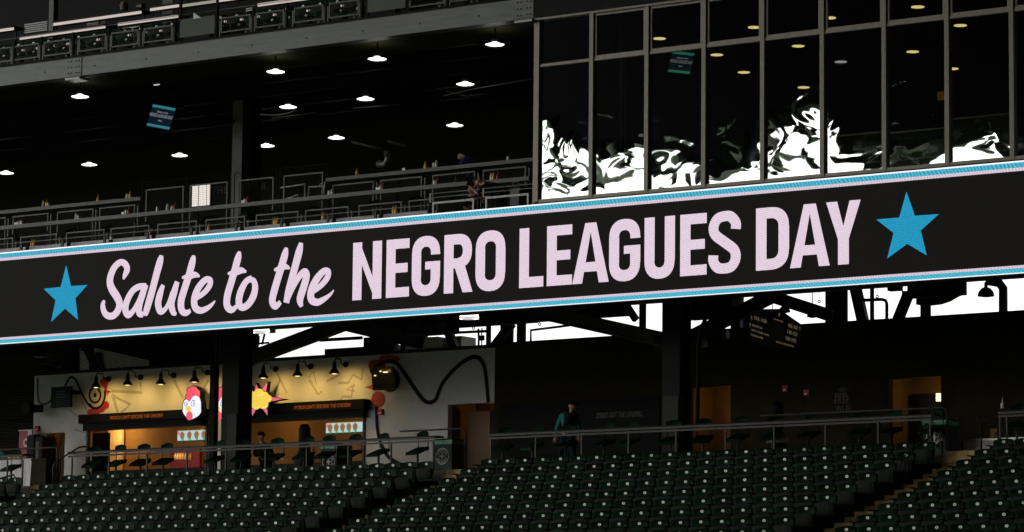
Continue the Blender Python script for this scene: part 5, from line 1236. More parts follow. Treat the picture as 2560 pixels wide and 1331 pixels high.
# steel grey lower casing of the right column
x0, x1 = XA(1657, 1050, 71.3), XA(1695, 1050, 71.3)
t = thing('column_casing', 'dull grey casing round the lower part of the column before the recess', 'casing', (x0, 71.3, FL)); MB().box(x0, x1, 71.3, 71.58, FL+.02, ZA(1675, 990, 71.3)).build('casing_plate', M['casing'], t); MB().box(x0-.03, x1+.03, 71.28, 71.6, FL, FL+.019).build('foot', M['rust_dark'], t)
x0, x1 = XA(567, 1100, 71.3), XA(590, 1100, 71.3)
t = thing('column_casing', 'dull grey casing on the lower part of the column at the chicken stand', 'casing', (x0, 71.3, FL)); MB().box(x0, x1, 71.3, 71.58, FL+.02, ZA(580, 1035, 71.3)).build('casing_plate', M['casing'], t); MB().box(x0-.03, x1+.03, 71.28, 71.6, FL, FL+.019).build('foot', M['rust_dark'], t)
# raking beams
def rake(a, b_, th, label, Y0=73.5, Y1=73.5, mt='grey_dark'):
    p, q = at(a[0], a[1], Y0), at(b_[0], b_[1], Y1)
    h = th/pxm(p)
    m = MB(); m.ibeam(p, q, .22, h, .035, .02)
    t = thing('raking_beam', label, 'beam', tuple(p), 'raking steel beams'); m.build('web_and_flanges', M[mt], t)
    d = (q-p).normalized(); k = MB()
    for s in (.04, .96):
        c_ = p+(q-p)*s; k.box(c_.x-.14, c_.x+.14, c_.y-.06, c_.y-.03, c_.z-h*.4, c_.z+h*.4)
    k.build('end_plate', M['black_steel'], t)
    return t
M['grey_dark'] = mat('dull_steel', (.045,.045,.042), .55, noise=.3, nscale=4)
rake((612, 902), (870, 806), 34, 'dark raking beam rising from the column at the chicken stand')
rake((820, 800), (1060, 858), 34, 'dark raking beam falling toward the middle section signs')
rake((1300, 770), (1662, 850), 34, 'grey raking beam falling to the big right column', 73.2, 72.0)
rake((1712, 852), (1935, 738), 36, 'grey raking beam rising from the big right column', 72.0, 73.2)
rake((1915, 737), (2078, 790), 30, 'grey raking beam falling behind the hanging direction sign', 74, 74)
rake((150, 905), (90, 890), 30, 'short grey beam over the corrugated wall', 75, 75)
def post(px, Y, wpx, label, ztop=11.02, mt='black_steel', zb_=FL, y=830):
    x = XA(px, y, Y); w_ = wpx/70/2
    t = thing('steel_post', label, 'post', (x, Y, zb_), 'posts behind the concourse wall'); MB().box(x-w_, x+w_, Y, Y+.06, zb_+.02, ztop).build('shaft', M[mt], t); MB().box(x-w_-.04, x+w_+.04, Y-.03, Y+.09, zb_, zb_+.019).build('foot', M[mt], t)
for i, (px, wpx) in enumerate([(1220, 10), (1266, 30), (1302, 20), (2090, 46), (2179, 7), (2313, 20), (1605, 14), (1175, 0), (1060, 14), (1008, 12)]):
    if wpx: post(px, 79.0, wpx, f'dark steel post seen against the sky above the wall, {["at the middle gap, first","at the middle gap, wide one","at the middle gap, last","wide one past the direction sign","thin one with a cross pipe","beside the section 108 sign","left of the big right column","","below the 107 sign","beside the 107 sign"][i]}')
def diag(a, b_, wpx, label, Y=78.6):
    p, q = at(*a, Y), at(*b_, Y); t = thing('steel_brace', label, 'brace', tuple(p), 'slanting braces against the sky'); MB().beam(p, q, .15, wpx/82).build('bar', M['black_steel'], t); MB().box(p.x-.13, p.x+.13, p.y-.1, p.y-.08, p.z-.1, p.z+.1).build('gusset', M['black_steel'], t)
diag((1110, 800), (1140, 880), 20, 'dark brace slanting down past the small concrete block'); diag((1280, 808), (1230, 875), 20, 'dark brace slanting beside the wide middle post')
diag((985, 815), (975, 880), 9, 'thin dark brace left of the 107 sign'); diag((2132, 690), (2160, 815), 24, 'dark brace slanting down past the direction sign'); diag((2270, 738), (2240, 812), 22, 'dark brace slanting below the section 108 sign'); diag((1560, 755), (1590, 800), 14, 'dark brace left of the big right column'); diag((1012, 770), (985, 880), 6, 'thin rod beside the 107 sign')
diag((215, 870), (250, 935), 16, 'dark brace before the grey louvres, first'); diag((250, 890), (262, 940), 12, 'dark brace before the grey louvres, second')
pipe('drain_pipe', 'black pipe with a bend against the sky past the thin post', [at(2150,751.5,78.5), at(2205,749,78.5), at(2214,752,78.5), at(2217,760,78.5), at(2217,812,78.5)], .045, 'black_steel', n=10)
pipe('drain_pipe', 'thick grey pipe with an elbow at the far right of the sky gap', [at(2470,703,77.8), at(2498,708,77.8), at(2508,722,77.8), at(2508,740,77.8), at(2508,800,77.8)], .115, 'grey_dark', n=14)
pipe('drain_pipe', 'thin dark pipe rising before the big right column and bending away', [at(1744,1060,70.6), at(1746,860,70.6), at(1752,822,70.6), at(1778,768,70.6)], .05, 'rust_dark', n=10)
pipe('conduit', 'thin horizontal pipe in the middle sky gap', [at(1120,833,78), at(1222,828,78)], .04, 'black_steel')
pipe('conduit', 'thin bent pipe hanging over the right part of the middle sky gap', [at(1327,868,78), at(1327,826,78), at(1400,817,78), at(1480,806,78)], .035, 'black_steel')
pipe('conduit', 'thin pipe crossing above the white gap left of the mural bird', [at(800,851,78), at(905,845,78)], .05, 'black_steel')
pipe('cable_bundle', 'pair of black hanging cables with a junction box in the middle sky gap', [at(1196,822,77.9), at(1197,850,77.9), at(1196,872,77.9)], .03, 'black_steel'); 
pipe('cable_bundle', 'second black hanging cable beside the junction box in the middle gap', [at(1205,820,77.9), at(1204,848,77.9), at(1205,872,77.9)], .018, 'black_steel')
p = at(1203, 845, 77.8); steel('junction_box', 'small black junction box on the hanging cables', 'box', MB().box(p.x-.09, p.x+.06, p.y, p.y+.08, p.z-.07, p.z+.07))
for i, (px, y0, y1, Y) in enumerate([(1184, 806, 824, 78), (2193, 722, 745, 78.4), (2048, 728, 757, 78), (1349, 803, 814, 78)]):
    steel('pipe_hanger', ['ring hanger on the pipe in the middle gap','ring hanger above the bent pipe','ring hanger beside the direction sign','ring hanger over the thin bent pipe'][i], 'hanger', MB().tube([at(px, y0, Y), at(px, y1-6, Y)], .008, 5).tube([at(px+3.2*math.cos(a), y1-3+3.2*math.sin(a), Y) for a in [k*math.pi/5 for k in range(11)]], .014, 5))
# solid dark masses hiding part of the sky: mechanical units and the outer parapet
def unit(x0, y0, x1, y1, Y, d, label, mt='black_steel', name='mechanical_unit', cat='unit'):
    a, b_ = at(x0, y1, Y), at(x1, y1, Y); zt_ = ZA((x0+x1)/2, y0, Y); zl = ZA((x0+x1)/2, y1, Y) if y0 < 801 and y1 < 860 else 9.0
    zt_ = min(zt_, 11.3) if zl > 9.01 else zt_
    t = thing(name, label, cat, (a.x, Y, zl)); MB().box(a.x, b_.x, Y, Y+d, zl, zt_).build('casing', M[mt], t); MB().box(a.x+.05, b_.x-.05, Y-.02, Y-.002, zl+.05, zt_-.08).build('front_panel', M[mt], t)
unit(811, 867.5, 992, 905, 79.2, 1.2, 'low flat black unit on the stand roof under the white gap')
unit(908, 842, 985, 905, 79.1, .08, 'tall black panel on the stand roof left of the 107 sign')
unit(640, 800, 662, 830, 78.5, .5, 'small dark unit hanging behind the column top', 'rust_dark'); 
unit(420, 855, 520, 906, 79.3, .5, 'dark unit above the gooseneck lamps, nearest the column'); unit(520, 800, 608, 915, 79.3, .3, 'tall dark screen behind the columns at the stand'); unit(0, 800, 185, 890, 79.2, .3, 'dark wall panel high above the corrugated wall'); unit(345, 842, 400, 925, 79.4, .2, 'dark panel past the grey louvres')
unit(1054, 843, 1094, 878, 78.4, .7, 'small grey concrete block against the sky, nearer the 107 sign', 'concrete', 'concrete_block', 'block'); unit(1122, 841, 1153, 878, 78.9, .7, 'small grey concrete block against the sky, right one', 'concrete', 'concrete_block', 'block')
unit(1826, 700, 1850, 830, 79.0, .2, 'dark panel behind the direction sign'); unit(1330, 700, 1560, 796, 74.6, .3, 'deep dark beam face in front of the middle gap')
unit(985, 700, 1130, 838, 75.2, .3, 'dark box beam behind the 107 sign'); unit(1715, 700, 1830, 795, 74.8, .4, 'deep dark beam face right of the big column'); unit(850, 700, 985, 822, 75.2, .3, 'deep dark beam face left of the 107 sign')
unit(640, 700, 850, 815, 77.5, .3, 'deep dark beam face over the white gap'); unit(1130, 700, 1330, 812, 76.5, .3, 'deep dark beam face at the middle gap'); unit(1850, 700, 2070, 733, 76.5, .3, 'deep dark beam face over the direction sign')
unit(1657, 700, 1745, 800, 76.5, .3, 'deep dark beam face behind the big right column')
unit(-100, 802, 386, 960, 79.95, .1, 'wide black backing wall above and behind the corrugated wall'); unit(386, 802, 408, 905, 79.96, .1, 'narrow black backing above the small bright gap'); unit(408, 802, 640, 960, 79.97, .1, 'black backing wall behind the columns at the stand')
# LED board soffit so the deck edge reads solid
# dark deck beams underneath
for i, Y in enumerate((69.5, 71.5, 75.0, 78.0)):
    t = thing('deck_beam', f'dark steel beam under the mezzanine deck, {ORD[i]} from the ribbon board', 'beam', (-55, Y, 10.8), 'beams under the mezzanine deck'); MB().ibeam((X0, Y, 10.85-.0), (X1, Y, 10.85), .25, .33, .02, .02).build('web_and_flanges', M['black_steel'], t)
# louvres far left
for i, (x0, x1, y0, y1) in enumerate([(200, 222, 872, 925), (236, 372, 872, 925)]):
    t = thing('louvre_panel', ['narrow grey louvre panel above the pale wall','wide grey louvre panel above the pale wall and gooseneck lamps'][i], 'louvre', tuple(at(x0, y1, 78.6)))
    for j in range(12):
        ya = y0+j*5.0; yb_ = ya+(x1-x0)*.235
        p, q = at(x0+max(0, 0), ya, 78.6), at(x1, yb_ if yb_ < 931 else 931, 78.6)
        if ya > 928: continue
        xe = x1 if yb_ < 930 else x0+(930-ya)/.235
        q = at(xe, ya+(xe-x0)*.235, 78.6)
        MB().beam(p, q, .03, .045).build('slat', M['slat'], t)
# pendants under the deck
def dome(px, py, Y, r, label, lit=False):
    p = at(px, py, Y)
    t = thing('dome_lamp', label, 'hanging lamp', tuple(p), 'dome lamps under the mezzanine')
    MB().lathe(p, [(r,0),(r*.97,.03),(r*.86,r*.55),(r*.5,r*.95),(r*.22,r*1.05),(r*.2,r*1.6),(r*.06,r*1.7)], 20).build('shade', M['hood' if not lit else 'shade_in'], t, True)
    MB().tube([p+Vector((0,0,r*1.7)), (p.x, p.y, 11.0)], .012, 6).build('hanging_rod', M['hood'], t)
    MB().lathe(p+Vector((0,0,-.02)), [(r*.5,-.0),(r*.55,.018)], 14).build('lens', M['lamp_cool' if lit else 'steel_box'], t)
    if lit: MB().tube([p+Vector((r*1.04*math.cos(a), r*1.04*math.sin(a), 0)) for a in [i*math.pi/8 for i in range(17)]], .012, 5).build('rim_guard', M['hood'], t)
dome(2465, 741, 75.5, .21, 'black dome lamp against the white sky at the right'); dome(1961, 781, 73.5, .15, 'black dome lamp before the direction sign'); dome(2031, 793, 74.5, .14, 'black dome lamp right of the direction sign')
dome(1814, 783, 73, .19, 'black dome lamp over the grey raking beam'); dome(1170, 797, 74, .30, 'lit caged dome lamp right below the ribbon board', True); dome(650, 832, 73.5, .28, 'lit caged dome lamp beside the column at the chicken stand', True); dome(100, 893, 73.5, .20, 'dark dome lamp over the corrugated wall'); dome(1120, 812, 76, .2, 'dark dome lamp between the 107 sign and the lit lamp')
p = at(640, 845, 76); steel('lamp_bracket', 'tangle of dark brackets below the lit lamp by the column', 'bracket', MB().beam(at(620,862,76), at(672,857,76), .05, .05).beam(at(636,830,76), at(648,862,76), .05, .05).beam(at(665,822,76), at(655,862,76), .05, .04).box(p.x-.1, p.x+.06, p.y, p.y+.1, p.z-.1, p.z+.06))
for i, (x, y, Y) in enumerate([(1800, 836, 73.4), (1650, 866, 72.4), (1745, 858, 73)]):
    p = at(x, y, Y); t = thing('floodlight', ['grey floodlight box under the raking beam right of the big column', 'grey floodlight box left of the big column', 'small dark floodlight close to the big column'][i], 'floodlight', tuple(p))
    MB().box(p.x-.16, p.x+.02, p.y, p.y+.25, p.z-.12, p.z+.1).build('housing', M['rust_dark'], t); MB().box(p.x+.021, p.x+.16, p.y+.02, p.y+.2, p.z-.1, p.z+.09).build('glass_front', M['grey_steel'], t)
# section sign boxes
def sec(x0, x1, y0, y1, Y, words, label):
    a = at(x0, y1, Y); b_ = at(x1, y1, Y); zt_ = ZA((x0+x1)/2, y0, Y); zb_ = ZA((x0+x1)/2, y1, Y)
    t = thing('section_sign', label, 'sign', (a.x, Y, zb_), 'section number signs'); MB().box(a.x, b_.x, Y, Y+.15, zb_, zt_).build('box', M['black_steel'], t)
    for wd_, px in words: text_obj('numerals', wd_, .24, M['dim_green'], t, (XA(px, (y0+y1)/2, Y-.01), Y-.008, (zt_+zb_)/2-.10), bold=.003)
    MB().box((a.x+b_.x)/2-.02, (a.x+b_.x)/2+.02, Y+.05, Y+.09, zt_+.001, 11.0).build('hanger', M['black_steel'], t)
sec(1005, 1140, 793, 832, 72.5, [('107', 1020), ('to', 1064), ('108', 1087)], 'dark section sign faintly reading 107 and 108')
sec(2268, 2410, 700, 742, 72.5, [('108', 2277), ('109', 2360)], 'dark section sign faintly reading 108 and 109, against the sky beside the dome lamp')
t = MB().poly([(at(*q_, 76).x, at(*q_, 76).z) for q_ in [(2290,735),(2400,735),(2385,742),(2368,752),(2345,760),(2320,763),(2290,762)]], 76, .2).build('curved_duct', M['black_steel']); tag(t, 'curved dark duct underside below the section 108 sign', 'duct')
p = at(2233, 724, 76); steel('access_point', 'small dark wireless box under the deck by the section 108 sign', 'box', MB().box(p.x-.17, p.x+.17, p.y, p.y+.2, p.z-.03, p.z+.08))
# hanging direction sign, turned well away from the camera
ang = math.atan2(Fv.y, Fv.x)-math.radians(22)
dd = Vector((math.cos(ang), math.sin(ang), 0)); nn = Vector((dd.y, -dd.x, 0))
p0 = at(1944, 780, 72.5)
if nn.dot(Fv) > 0: nn = -nn
def onp(px, py, off=0):
    r = ray(px, py); n_ = nn; o = p0+nn*off; tt = o.dot(n_)/r.dot(n_); return r*tt
t = thing('direction_sign', 'hanging dark green direction sign with cream section numbers and arrows', 'sign', tuple(p0))
FD = lambda x, y: (1700+x/3.024, 660+y/3.024)
cor = [(518,368),(600,342),(748,340),(925,462),(890,632),(720,640),(545,585),(512,470)]
fr_ = [onp(*FD(*c_)) for c_ in cor]; bk = [q_-nn*.12 for q_ in fr_]; n = len(cor)
m = MB(); m.add(fr_+bk, [tuple(range(n))]+[(i, (i+1) % n, (i+1) % n+n, i+n) for i in range(n)]+[tuple(range(n, 2*n))[::-1]]); m.build('board', M['sign_green'], t)
def dtext(s, x, y, hpx, wpx):
    a = onp(*FD(x, y), .02); a2 = onp(*FD(x+wpx, y), .02); k = pxm(a); size = hpx/3.024/k/.72
    o = text_obj('sign_lettering', s, size, M['sign_cream'], t, (0,0,0))
    w0 = max(v.co.x for v in o.data.vertices) or 1
    need = abs((a2-a).dot(dd))
    for v in o.data.vertices: v.co.x *= need/w0
    o.location = a-p0; o.rotation_euler = (0, 0, ang)
dtext('102-108', 556, 418, 30, 98); dtext('ELEVATOR', 545, 470, 17, 78); dtext('HIT IT HERE CAFE', 540, 505, 15, 132); dtext('T-MOBILE PEN', 532, 540, 15, 95)
dtext('102-107', 815, 476, 30, 76); dtext('140-151', 808, 524, 30, 76); dtext('180-195', 795, 572, 30, 82); dtext('EXIT AT', 727, 594, 14, 46); dtext('CENTER', 777, 608, 14, 44); dtext('FIELD', 825, 621, 14, 36); dtext('T-MOBILE PARK', 708, 420, 11, 72)
def arrow(x, y, s):
    m = MB(); q_ = [onp(*FD(x+a, y+b_), .02) for a, b_ in [(-2*s,22),(-2*s,0),(-8*s,2),(0,-14),(8*s,2),(2*s,0),(2*s,22)]]
    m.add(q_, [tuple(range(7))]); m.build('arrow', M['sign_cream'], t)
arrow(541, 405, 1); arrow(530, 458, 1); arrow(906, 486, .6)
m = MB(); q_ = [onp(*FD(750+a, 385+b_), .02) for a, b_ in [(0,-18),(9,0),(0,18),(-9,0)]]; m.add(q_, [(0,1,2,3)]); m.build('diamond_mark', M['sign_cream'], t)
for x in (560, 700): 
    a = onp(*FD(x, 345)); MB().tube([a, (a.x, a.y, 11.0)], .01, 5).build('hanging_rod', M['hood'], t)

# ================================================================ PEOPLE
def skin_mesh(nodes, edges, lvl=2):
    me = bpy.data.meshes.new('tmp'); me.from_pydata([n_[0] for n_ in nodes], edges, [])
    o = bpy.data.objects.new('tmp', me); C.objects.link(o)
    md = o.modifiers.new('s', 'SKIN'); 
    for i, v in enumerate(me.skin_vertices[0].data):
        r = nodes[i][1]; v.radius = (r, r) if not isinstance(r, tuple) else r; v.use_root = (i == 0)
    sb = o.modifiers.new('u', 'SUBSURF'); sb.levels = lvl; sb.render_levels = lvl
    dg = bpy.context.evaluated_depsgraph_get(); out = bpy.data.meshes.new_from_object(o.evaluated_get(dg))
    bpy.data.objects.remove(o); bpy.data.meshes.remove(me)
    out.polygons.foreach_set('use_smooth', [True]*len(out.polygons)); return out
def put(name, me, m, parent):
    me.materials.clear(); me.materials.append(m); o = bpy.data.objects.new(name, me); C.objects.link(o); o.parent = parent; return o
def person(base, label, J, top, legs_m, hair_m=None, cap=False, sleeve=True, vest=None):
    """J: joints relative to the feet point"""
    t = thing('person', label, 'person', tuple(base))
    V = lambda k: Vector(J[k])
    order = ['pelvis','waist','chest','neckb','neck','head','crown']
    nodes = []; idx = {}
    def nd(k, p, r): idx[k] = len(nodes); nodes.append((tuple(p), r))
    nd('pelvis', V('pelvis'), .125); nd('waist', V('pelvis').lerp(V('chest'), .5), .115); nd('chest', V('chest'), .135); nd('neckb', V('chest').lerp(V('neck'), .75), .075); nd('neck', V('neck'), .052)
    hd = (V('head')-V('neck')).normalized(); fw = Vector(J['face']).normalized()
    nd('jaw', V('neck').lerp(V('head'), .45)+fw*.012, .070); nd('head', V('head'), .092); nd('crown', V('head')+hd*.07, .078)
    nd('nose', V('head')+fw*.105-hd*.015, .013); nd('chin', V('head')+fw*.06-hd*.085, .03)
    sd = hd.cross(fw).normalized()
    for s in (1, -1): nd('ear%d' % s, V('head')+sd*s*.092-fw*.01-hd*.01, .018)
    edges = [('pelvis','waist'),('waist','chest'),('chest','neckb'),('neckb','neck'),('neck','jaw'),('jaw','head'),('head','crown'),('head','nose'),('jaw','chin'),('head','ear1'),('head','ear-1')]
    for s in 'LR':
        nd('sh'+s, V('sh'+s), .062); nd('el'+s, V('el'+s), .042); nd('wr'+s, V('wr'+s), .028)
        h = (V('wr'+s)-V('el'+s)).normalized(); nd('pm'+s, V('wr'+s)+h*.07, (.038, .018))
        edges += [('chest','sh'+s),('sh'+s,'el'+s),('el'+s,'wr'+s),('wr'+s,'pm'+s)]
        sx = h.cross(Vector((0,0,1)) if abs(h.z) < .9 else Vector((0,1,0))).normalized()
        for k in range(4):
            o1 = V('wr'+s)+h*.10+sx*(k-1.5)*.022; o2 = o1+h*(.045 if k in (1,2) else .035)+Vector((0,0,-.02))
            nd(f'f{s}{k}', o1, .010); nd(f'g{s}{k}', o2, .008); edges += [('pm'+s, f'f{s}{k}'), (f'f{s}{k}', f'g{s}{k}')]
        o1 = V('wr'+s)+h*.05+sx*.05; nd('th'+s, o1, .011); nd('ti'+s, o1+h*.035+sx*.01, .009); edges += [('wr'+s, 'th'+s), ('th'+s, 'ti'+s)]
        nd('hp'+s, V('hp'+s), .088); nd('kn'+s, V('kn'+s), .060); nd('an'+s, V('an'+s), .040); nd('to'+s, V('an'+s)+Vector(J.get('foot', (0,-.16,-.05))), .035)
        edges += [('pelvis','hp'+s),('hp'+s,'kn'+s),('kn'+s,'an'+s),('an'+s,'to'+s)]
    body = put('body', skin_mesh(nodes, [(idx[a], idx[b_]) for a, b_ in edges]), M['skin'], t)
    def sub(keys, eds, grow, name, m, extra=None):
        nn_ = []; ix = {}
        for k in keys:
            ix[k] = len(nn_); r = nodes[idx[k]][1]; r = r if isinstance(r, float) else max(r); nn_.append((nodes[idx[k]][0], r+grow))
        put(name, skin_mesh(nn_, [(ix[a], ix[b_]) for a, b_ in eds]), m, t)
    sub(['chest','waist','pelvis','neckb','shL','elL','wrL','shR','elR','wrR'], [('chest','waist'),('waist','pelvis'),('chest','neckb'),('chest','shL'),('shL','elL'),('elL','wrL'),('chest','shR'),('shR','elR'),('elR','wrR')] if sleeve else [('chest','waist'),('waist','pelvis'),('chest','neckb'),('chest','shL'),('chest','shR')], .016, 'jacket' if sleeve else 'shirt', top) if sleeve else sub(['chest','waist','pelvis','neckb','shL','elL','shR','elR'], [('chest','waist'),('waist','pelvis'),('chest','neckb'),('chest','shL'),('shL','elL'),('chest','shR'),('shR','elR')], .016, 'shirt', top)
    if vest: sub(['chest','waist','pelvis','neckb'], [('chest','waist'),('waist','pelvis'),('chest','neckb')], .034, 'vest', vest)
    sub(['pelvis','hpL','knL','anL','hpR','knR','anR'], [('pelvis','hpL'),('hpL','knL'),('knL','anL'),('pelvis','hpR'),('hpR','knR'),('knR','anR')], .014, 'trousers', legs_m)
    hb = V('head')+hd*.045-fw*.02
    if cap:
        m = MB(); m.lathe((0,0,0), [(.108,0),(.108,.03),(.09,.075),(.04,.10)], 16); m.poly([(-.07,-.0),(.07,0),(.06,.10),(-.06,.10)], 0, .01)
        c_ = MB(); c_.lathe(V('head')+Vector((0,0,.03))+base, [(.106,0),(.106,.035),(.088,.08),(.04,.105)], 16); f2 = Vector((fw.x, fw.y, 0)).normalized()
        c_.beam(V('head')+Vector((0,0,.045))+f2*.08+base, V('head')+Vector((0,0,.03))+f2*.19+base, .14, .012); c_.build('cap', M['black_cloth'], t, True)
    elif hair_m:
        put('hair', skin_mesh([(tuple(hb), .098), (tuple(hb+hd*.045-fw*.01), .085), (tuple(hb-fw*.055-hd*.03), .078), (tuple(hb+fw*.055+hd*.045), .045)], [(0,1),(0,2),(1,3)]), hair_m, t)
    for s in 'LR':
        a = V('an'+s)+base; f_ = Vector(J.get('foot', (0,-.16,-.05))); MB().tube([a+Vector((0,0,.03)), a+Vector((0,0,-.035)), a+f_*.5+Vector((0,0,-.02)), a+f_*1.1+Vector((0,0,-.015))], [.05,.055,.055,.035], 8).build('shoe', M['black_cloth'], t, True)
    return t
# walking attendant behind the rail
p = at(1418, 1100, 71.3); print('attendant head z', ZA(1427, 985, 71.3)-FL)
b_ = Vector((p.x, 71.3, FL))
person(b_, 'person in a teal fleece, black vest and cap leaning forward behind the concourse rail', dict(pelvis=(-.02,0,.95), chest=(.05,.0,1.38), neck=(.13,-.02,1.55), head=(.17,-.03,1.68), face=(.75,-.35,-.35), shL=(-.12,-.10,1.42), elL=(-.24,-.10,1.14), wrL=(-.26,-.14,.93), shR=(.17,.14,1.42), elR=(.24,.16,1.14), wrR=(.32,.05,.93), hpL=(-.09,-.05,.90), knL=(-.16,-.04,.50), anL=(-.26,.0,.09), hpR=(.06,.05,.90), knR=(.18,.02,.50), anR=(.22,.06,.09), foot=(.15,-.05,-.05)), M['teal'], M['denim'], cap=True, vest=M['black_cloth'])
# bald man bending behind the top counter
p = at(1152, 392, 73.0); b_ = Vector((p.x, 73.0, 12.25)); hz = p.z-12.25; print('bald head z', hz)
person(b_, 'bald person in a navy shirt bending forward behind the top counter', dict(pelvis=(.42,.1,hz-.34), chest=(.26,.02,hz-.10), neck=(.10,.0,hz-.02), head=(0,0,hz), face=(-.6,-.35,-.7), shL=(.20,-.16,hz-.14), elL=(.10,-.20,hz-.42), wrL=(.0,-.18,hz-.60), shR=(.28,.18,hz-.14), elR=(.16,.22,hz-.42), wrR=(.05,.16,hz-.62), hpL=(.42,0,hz-.38), knL=(.40,0,.45), anL=(.44,0,.09), hpR=(.46,.2,hz-.38), knR=(.44,.2,.45), anR=(.48,.2,.09)), M['navy'], M['black_cloth'])
p = at(1197, 458, 69.0); b_ = Vector((p.x, 69.0, 11.36)); hz = p.z-11.36; print('young head z', hz)
person(b_, 'person with short brown hair and black shirt leaning down near the bright mesh gates', dict(pelvis=(.60,.1,hz-.22), chest=(.36,.04,hz-.08), neck=(.14,.0,hz-.04), head=(0,0,hz), face=(-.75,-.35,-.55), shL=(.28,-.14,hz-.13), elL=(.10,-.18,hz-.30), wrL=(-.10,-.16,hz-.14), shR=(.34,.2,hz-.12), elR=(.2,.22,hz-.34), wrR=(.0,.1,hz-.36), hpL=(.62,0,hz-.28), knL=(.50,0,.40), anL=(.62,0,.09), hpR=(.66,.2,hz-.28), knR=(.56,.2,.40), anR=(.68,.2,.09)), M['black_cloth'], M['black_cloth'], hair_m=M['hair'], sleeve=False)
p = at(1178, 476, 69.3); b_ = Vector((p.x, 69.3, 11.36)); hz = p.z-11.36
person(b_, 'person in a black top with lowered head, close beside the brown haired person', dict(pelvis=(-.1,.3,hz-.35), chest=(-.05,.12,hz-.16), neck=(-.02,.04,hz-.08), head=(0,0,hz), face=(.1,-.5,-.9), shL=(-.2,.10,hz-.18), elL=(-.24,.0,hz-.38), wrL=(-.1,-.12,hz-.44), shR=(.15,.12,hz-.18), elR=(.18,.0,hz-.38), wrR=(.1,-.1,hz-.44), hpL=(-.18,.3,hz-.4), knL=(-.2,.1,.42), anL=(-.2,.3,.09), hpR=(0,.3,hz-.4), knR=(.0,.1,.42), anR=(.0,.3,.09)), M['black_cloth'], M['black_cloth'])
# dark figure at the second serving window
p = at(655, 1092, 74.2); b_ = Vector((p.x, 74.2, FL)); hz = p.z-FL; print('dark fig', hz)
person(b_, 'dark clothed person stooping at the second serving window, seen as a silhouette', dict(pelvis=(0,.2,.92), chest=(-.02,.05,hz-.30), neck=(-.02,.0,hz-.12), head=(-.02,-.02,hz), face=(-.3,.9,-.2), shL=(-.22,.03,hz-.26), elL=(-.34,.1,hz-.5), wrL=(-.3,.3,hz-.48), shR=(.18,.05,hz-.26), elR=(.28,.15,hz-.5), wrR=(.22,.35,hz-.5), hpL=(-.1,.2,.88), knL=(-.12,.1,.48), anL=(-.12,.15,.09), hpR=(.1,.2,.88), knR=(.12,.12,.48), anR=(.12,.2,.09)), M['black_cloth'], M['black_cloth'], cap=True)

# ================================================================ WHAT THE WINDOWS MIRROR: unseen stands and roof behind the camera, shaped for reflections and daylight
fs_ = thing('roof_truss', 'unseen dark steel roof truss shaped for daylight and the window reflections', 'roof', (-150, -80, 45))
RZ0 = 44.0
MB().box(-150, 160, -140, 100, RZ0+14, RZ0+16).build('shading_roof', M['black_steel'], fs_)  # unseen roof, its span set to dim the daylight and bias it left
YV = 2*YG+80          # where the mirrored far side appears, seen through the glass
edge = [(900,330),(1340,300),(1360,295),(1400,335),(1440,365),(1481,392),(1500,370),(1540,348),(1560,368),(1610,352),(1622,372),(1700,368),(1730,395),(1763,425),(1775,392),(1805,400),(1850,325),(1880,310),(1910,305),(1914,262),(2056,262),(2062,300),(2092,300),(2098,398),(2215,420),(2225,400),(2290,365),(2370,345),(2380,350),(2440,322),(2455,308),(2470,345),(2540,395),(2600,390),(3100,380)]
m = MB(); pts = [at(x, y, YV) for x, y in edge]
for a, b_ in zip(pts[:-1], pts[1:]):
    m.add([(a.x, -80, a.z), (b_.x, -80, b_.z), (b_.x, -80, RZ0+14), (a.x, -80, RZ0+14), (a.x, -84, a.z), (b_.x, -84, b_.z), (b_.x, -84, RZ0+14), (a.x, -84, RZ0+14)], [(0,1,2,3),(4,7,6,5),(0,4,5,1),(3,2,6,7)])
m.build('shaped_fascia', M['black_steel'], fs_)  # roof edge outline shaped to fit the reflection in the panes
x0_, x1_ = pts[0].x, pts[-1].x
MB().box(-330, x0_-.1, -84, -80, 40, RZ0+14).build('shaped_fascia', M['black_steel'], fs_); MB().box(x1_+.1, 160, -84, -80, 12, RZ0+14).build('shaped_fascia', M['black_steel'], fs_)  # unseen fascia carried on, lowered on the right to cut daylight
Z3 = lambda x, y: (1300+x/2.56, y/2.56)
Z4 = lambda x, y: (1900+x/3.024, y/3.024)
m = MB(); k = 0
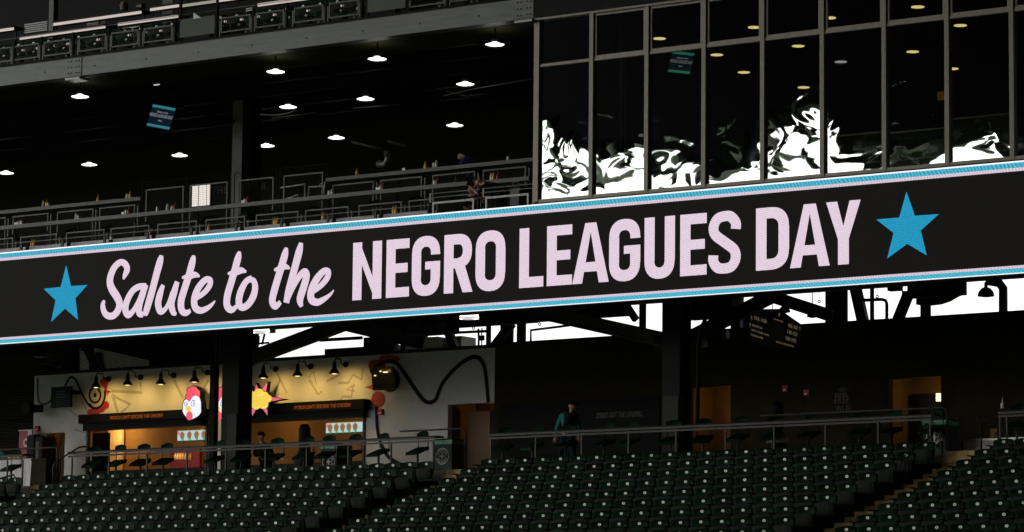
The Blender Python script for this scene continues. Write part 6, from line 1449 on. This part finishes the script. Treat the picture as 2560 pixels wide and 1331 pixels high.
for fr, w_, L_ in [(Z3,12,[(150,700),(165,850),(155,950)]),(Z3,10,[(200,800),(190,990)]),(Z3,26,[(250,800),(270,900),(265,1000),(240,1080),(150,1140)]),(Z3,26,[(265,1000),(300,1080),(350,1140),(450,1160)]),(Z3,16,[(350,830),(280,950)]),(Z3,10,[(370,930),(400,1040),(430,1060)]),(Z3,8,[(140,1240),(450,1180)]),
    (Z3,16,[(560,900),(540,1000),(480,1060)]),(Z3,14,[(690,930),(720,1050),(800,1100)]),(Z3,18,[(480,1140),(520,1225)]),(Z3,9,[(600,1180),(800,1120)]),(Z3,30,[(570,900),(640,935),(770,950)]),
    (Z3,32,[(850,1050),(930,1060),(960,1090),(1010,1120)]),(Z3,18,[(1040,1060),(1110,1000),(1170,1040)]),(Z3,10,[(900,1170),(1000,1140)]),(Z3,20,[(1110,1180),(1170,1130)]),
    (Z3,14,[(1220,1000),(1300,1060),(1400,1110),(1550,1110)]),(Z3,16,[(1215,1080),(1235,1180)]),(Z3,22,[(1420,820),(1450,960),(1380,980)]),(Z3,14,[(1490,760),(1520,900)]),(Z3,8,[(1250,1150),(1350,1130)]),
    (Z4,20,[(180,780),(175,900)]),(Z4,32,[(60,870),(130,920),(180,1040),(200,1100)]),(Z4,24,[(260,780),(270,900),(310,990),(330,1050)]),(Z4,26,[(370,880),(340,1000)]),(Z4,32,[(450,930),(420,1030),(440,1100)]),(Z4,20,[(60,1050),(130,1110),(70,1200)]),(Z4,36,[(250,1100),(180,1200),(200,1290)]),(Z4,30,[(330,1130),(360,1220),(440,1280)]),(Z4,14,[(120,830),(160,860)]),(Z4,14,[(330,1050),(250,1100)]),
    (Z4,20,[(520,880),(540,1000),(600,1010)]),(Z4,10,[(980,1190),(1400,1130)]),(Z4,8,[(1460,1120),(1700,1050)]),(Z4,12,[(1640,940),(1600,1050),(1560,1130)])]:
    sc_ = 2.56 if fr is Z3 else 3.024
    cp = catmull([at(*fr(*q_), YV) for q_ in L_], 4); cp = [Vector((p[0], -79.0-.2*(k % 5), p[2])) for p in cp]; k += 1
    m.tube(cp, [w_/sc_/2/15*(1.0+.45*math.sin(i*1.7+k)) for i in range(len(cp))], 6)
o = m.build('mirrored_bars', M['black_steel'], fs_); o['kind'] = 'stuff'  # unseen bars bent to draw the dark lines of the reflection
m = MB(); k = 0
for fr, w_, L_ in [(Z3,22,[(690,940),(720,1050),(800,1110)]),(Z3,18,[(480,1050),(540,1120),(640,1200)]),(Z3,20,[(300,960),(330,1060),(430,1100)]),(Z3,16,[(600,1190),(700,1165),(810,1150)]),(Z3,26,[(860,960),(1000,980),(1100,1020)]),(Z3,16,[(1080,1120),(1170,1060)]),(Z3,24,[(150,1200),(300,1190),(440,1230)]),(Z3,16,[(1250,1120),(1400,1140),(1540,1080)]),(Z4,24,[(200,1290),(300,1240),(450,1250)]),(Z4,20,[(150,1000),(230,1150)]),(Z4,26,[(1000,1230),(1200,1180),(1400,1150)]),(Z4,22,[(1480,1180),(1650,1120),(1850,1160)]),(Z3,20,[(1420,900),(1500,1000)])]:
    sc_ = 2.56 if fr is Z3 else 3.024
    cp = [Vector((p[0], -77.5-.2*(k % 4), p[2])) for p in catmull([at(*fr(*q_), YV) for q_ in L_], 4)]; k += 1
    m.tube(cp, [w_/sc_/2/17*(1.0+.4*math.sin(i*1.3+k)) for i in range(len(cp))], 6)
o = m.build('pale_mirrored_bars', M['white'], fs_); o['kind'] = 'stuff'  # pale bars added to give the mirrored sky grey tones
MB().box(-330, 160, -82, -81, -1.7, 8).build('far_stand', M['dark_concrete']); struct(C.objects['far_stand'])
MB().box(160, 161, -140, 100, -1.7, RZ0+14).build('side_light_block', M['dark_concrete']); struct(C.objects['side_light_block'])  # unseen wall added to block daylight from the right
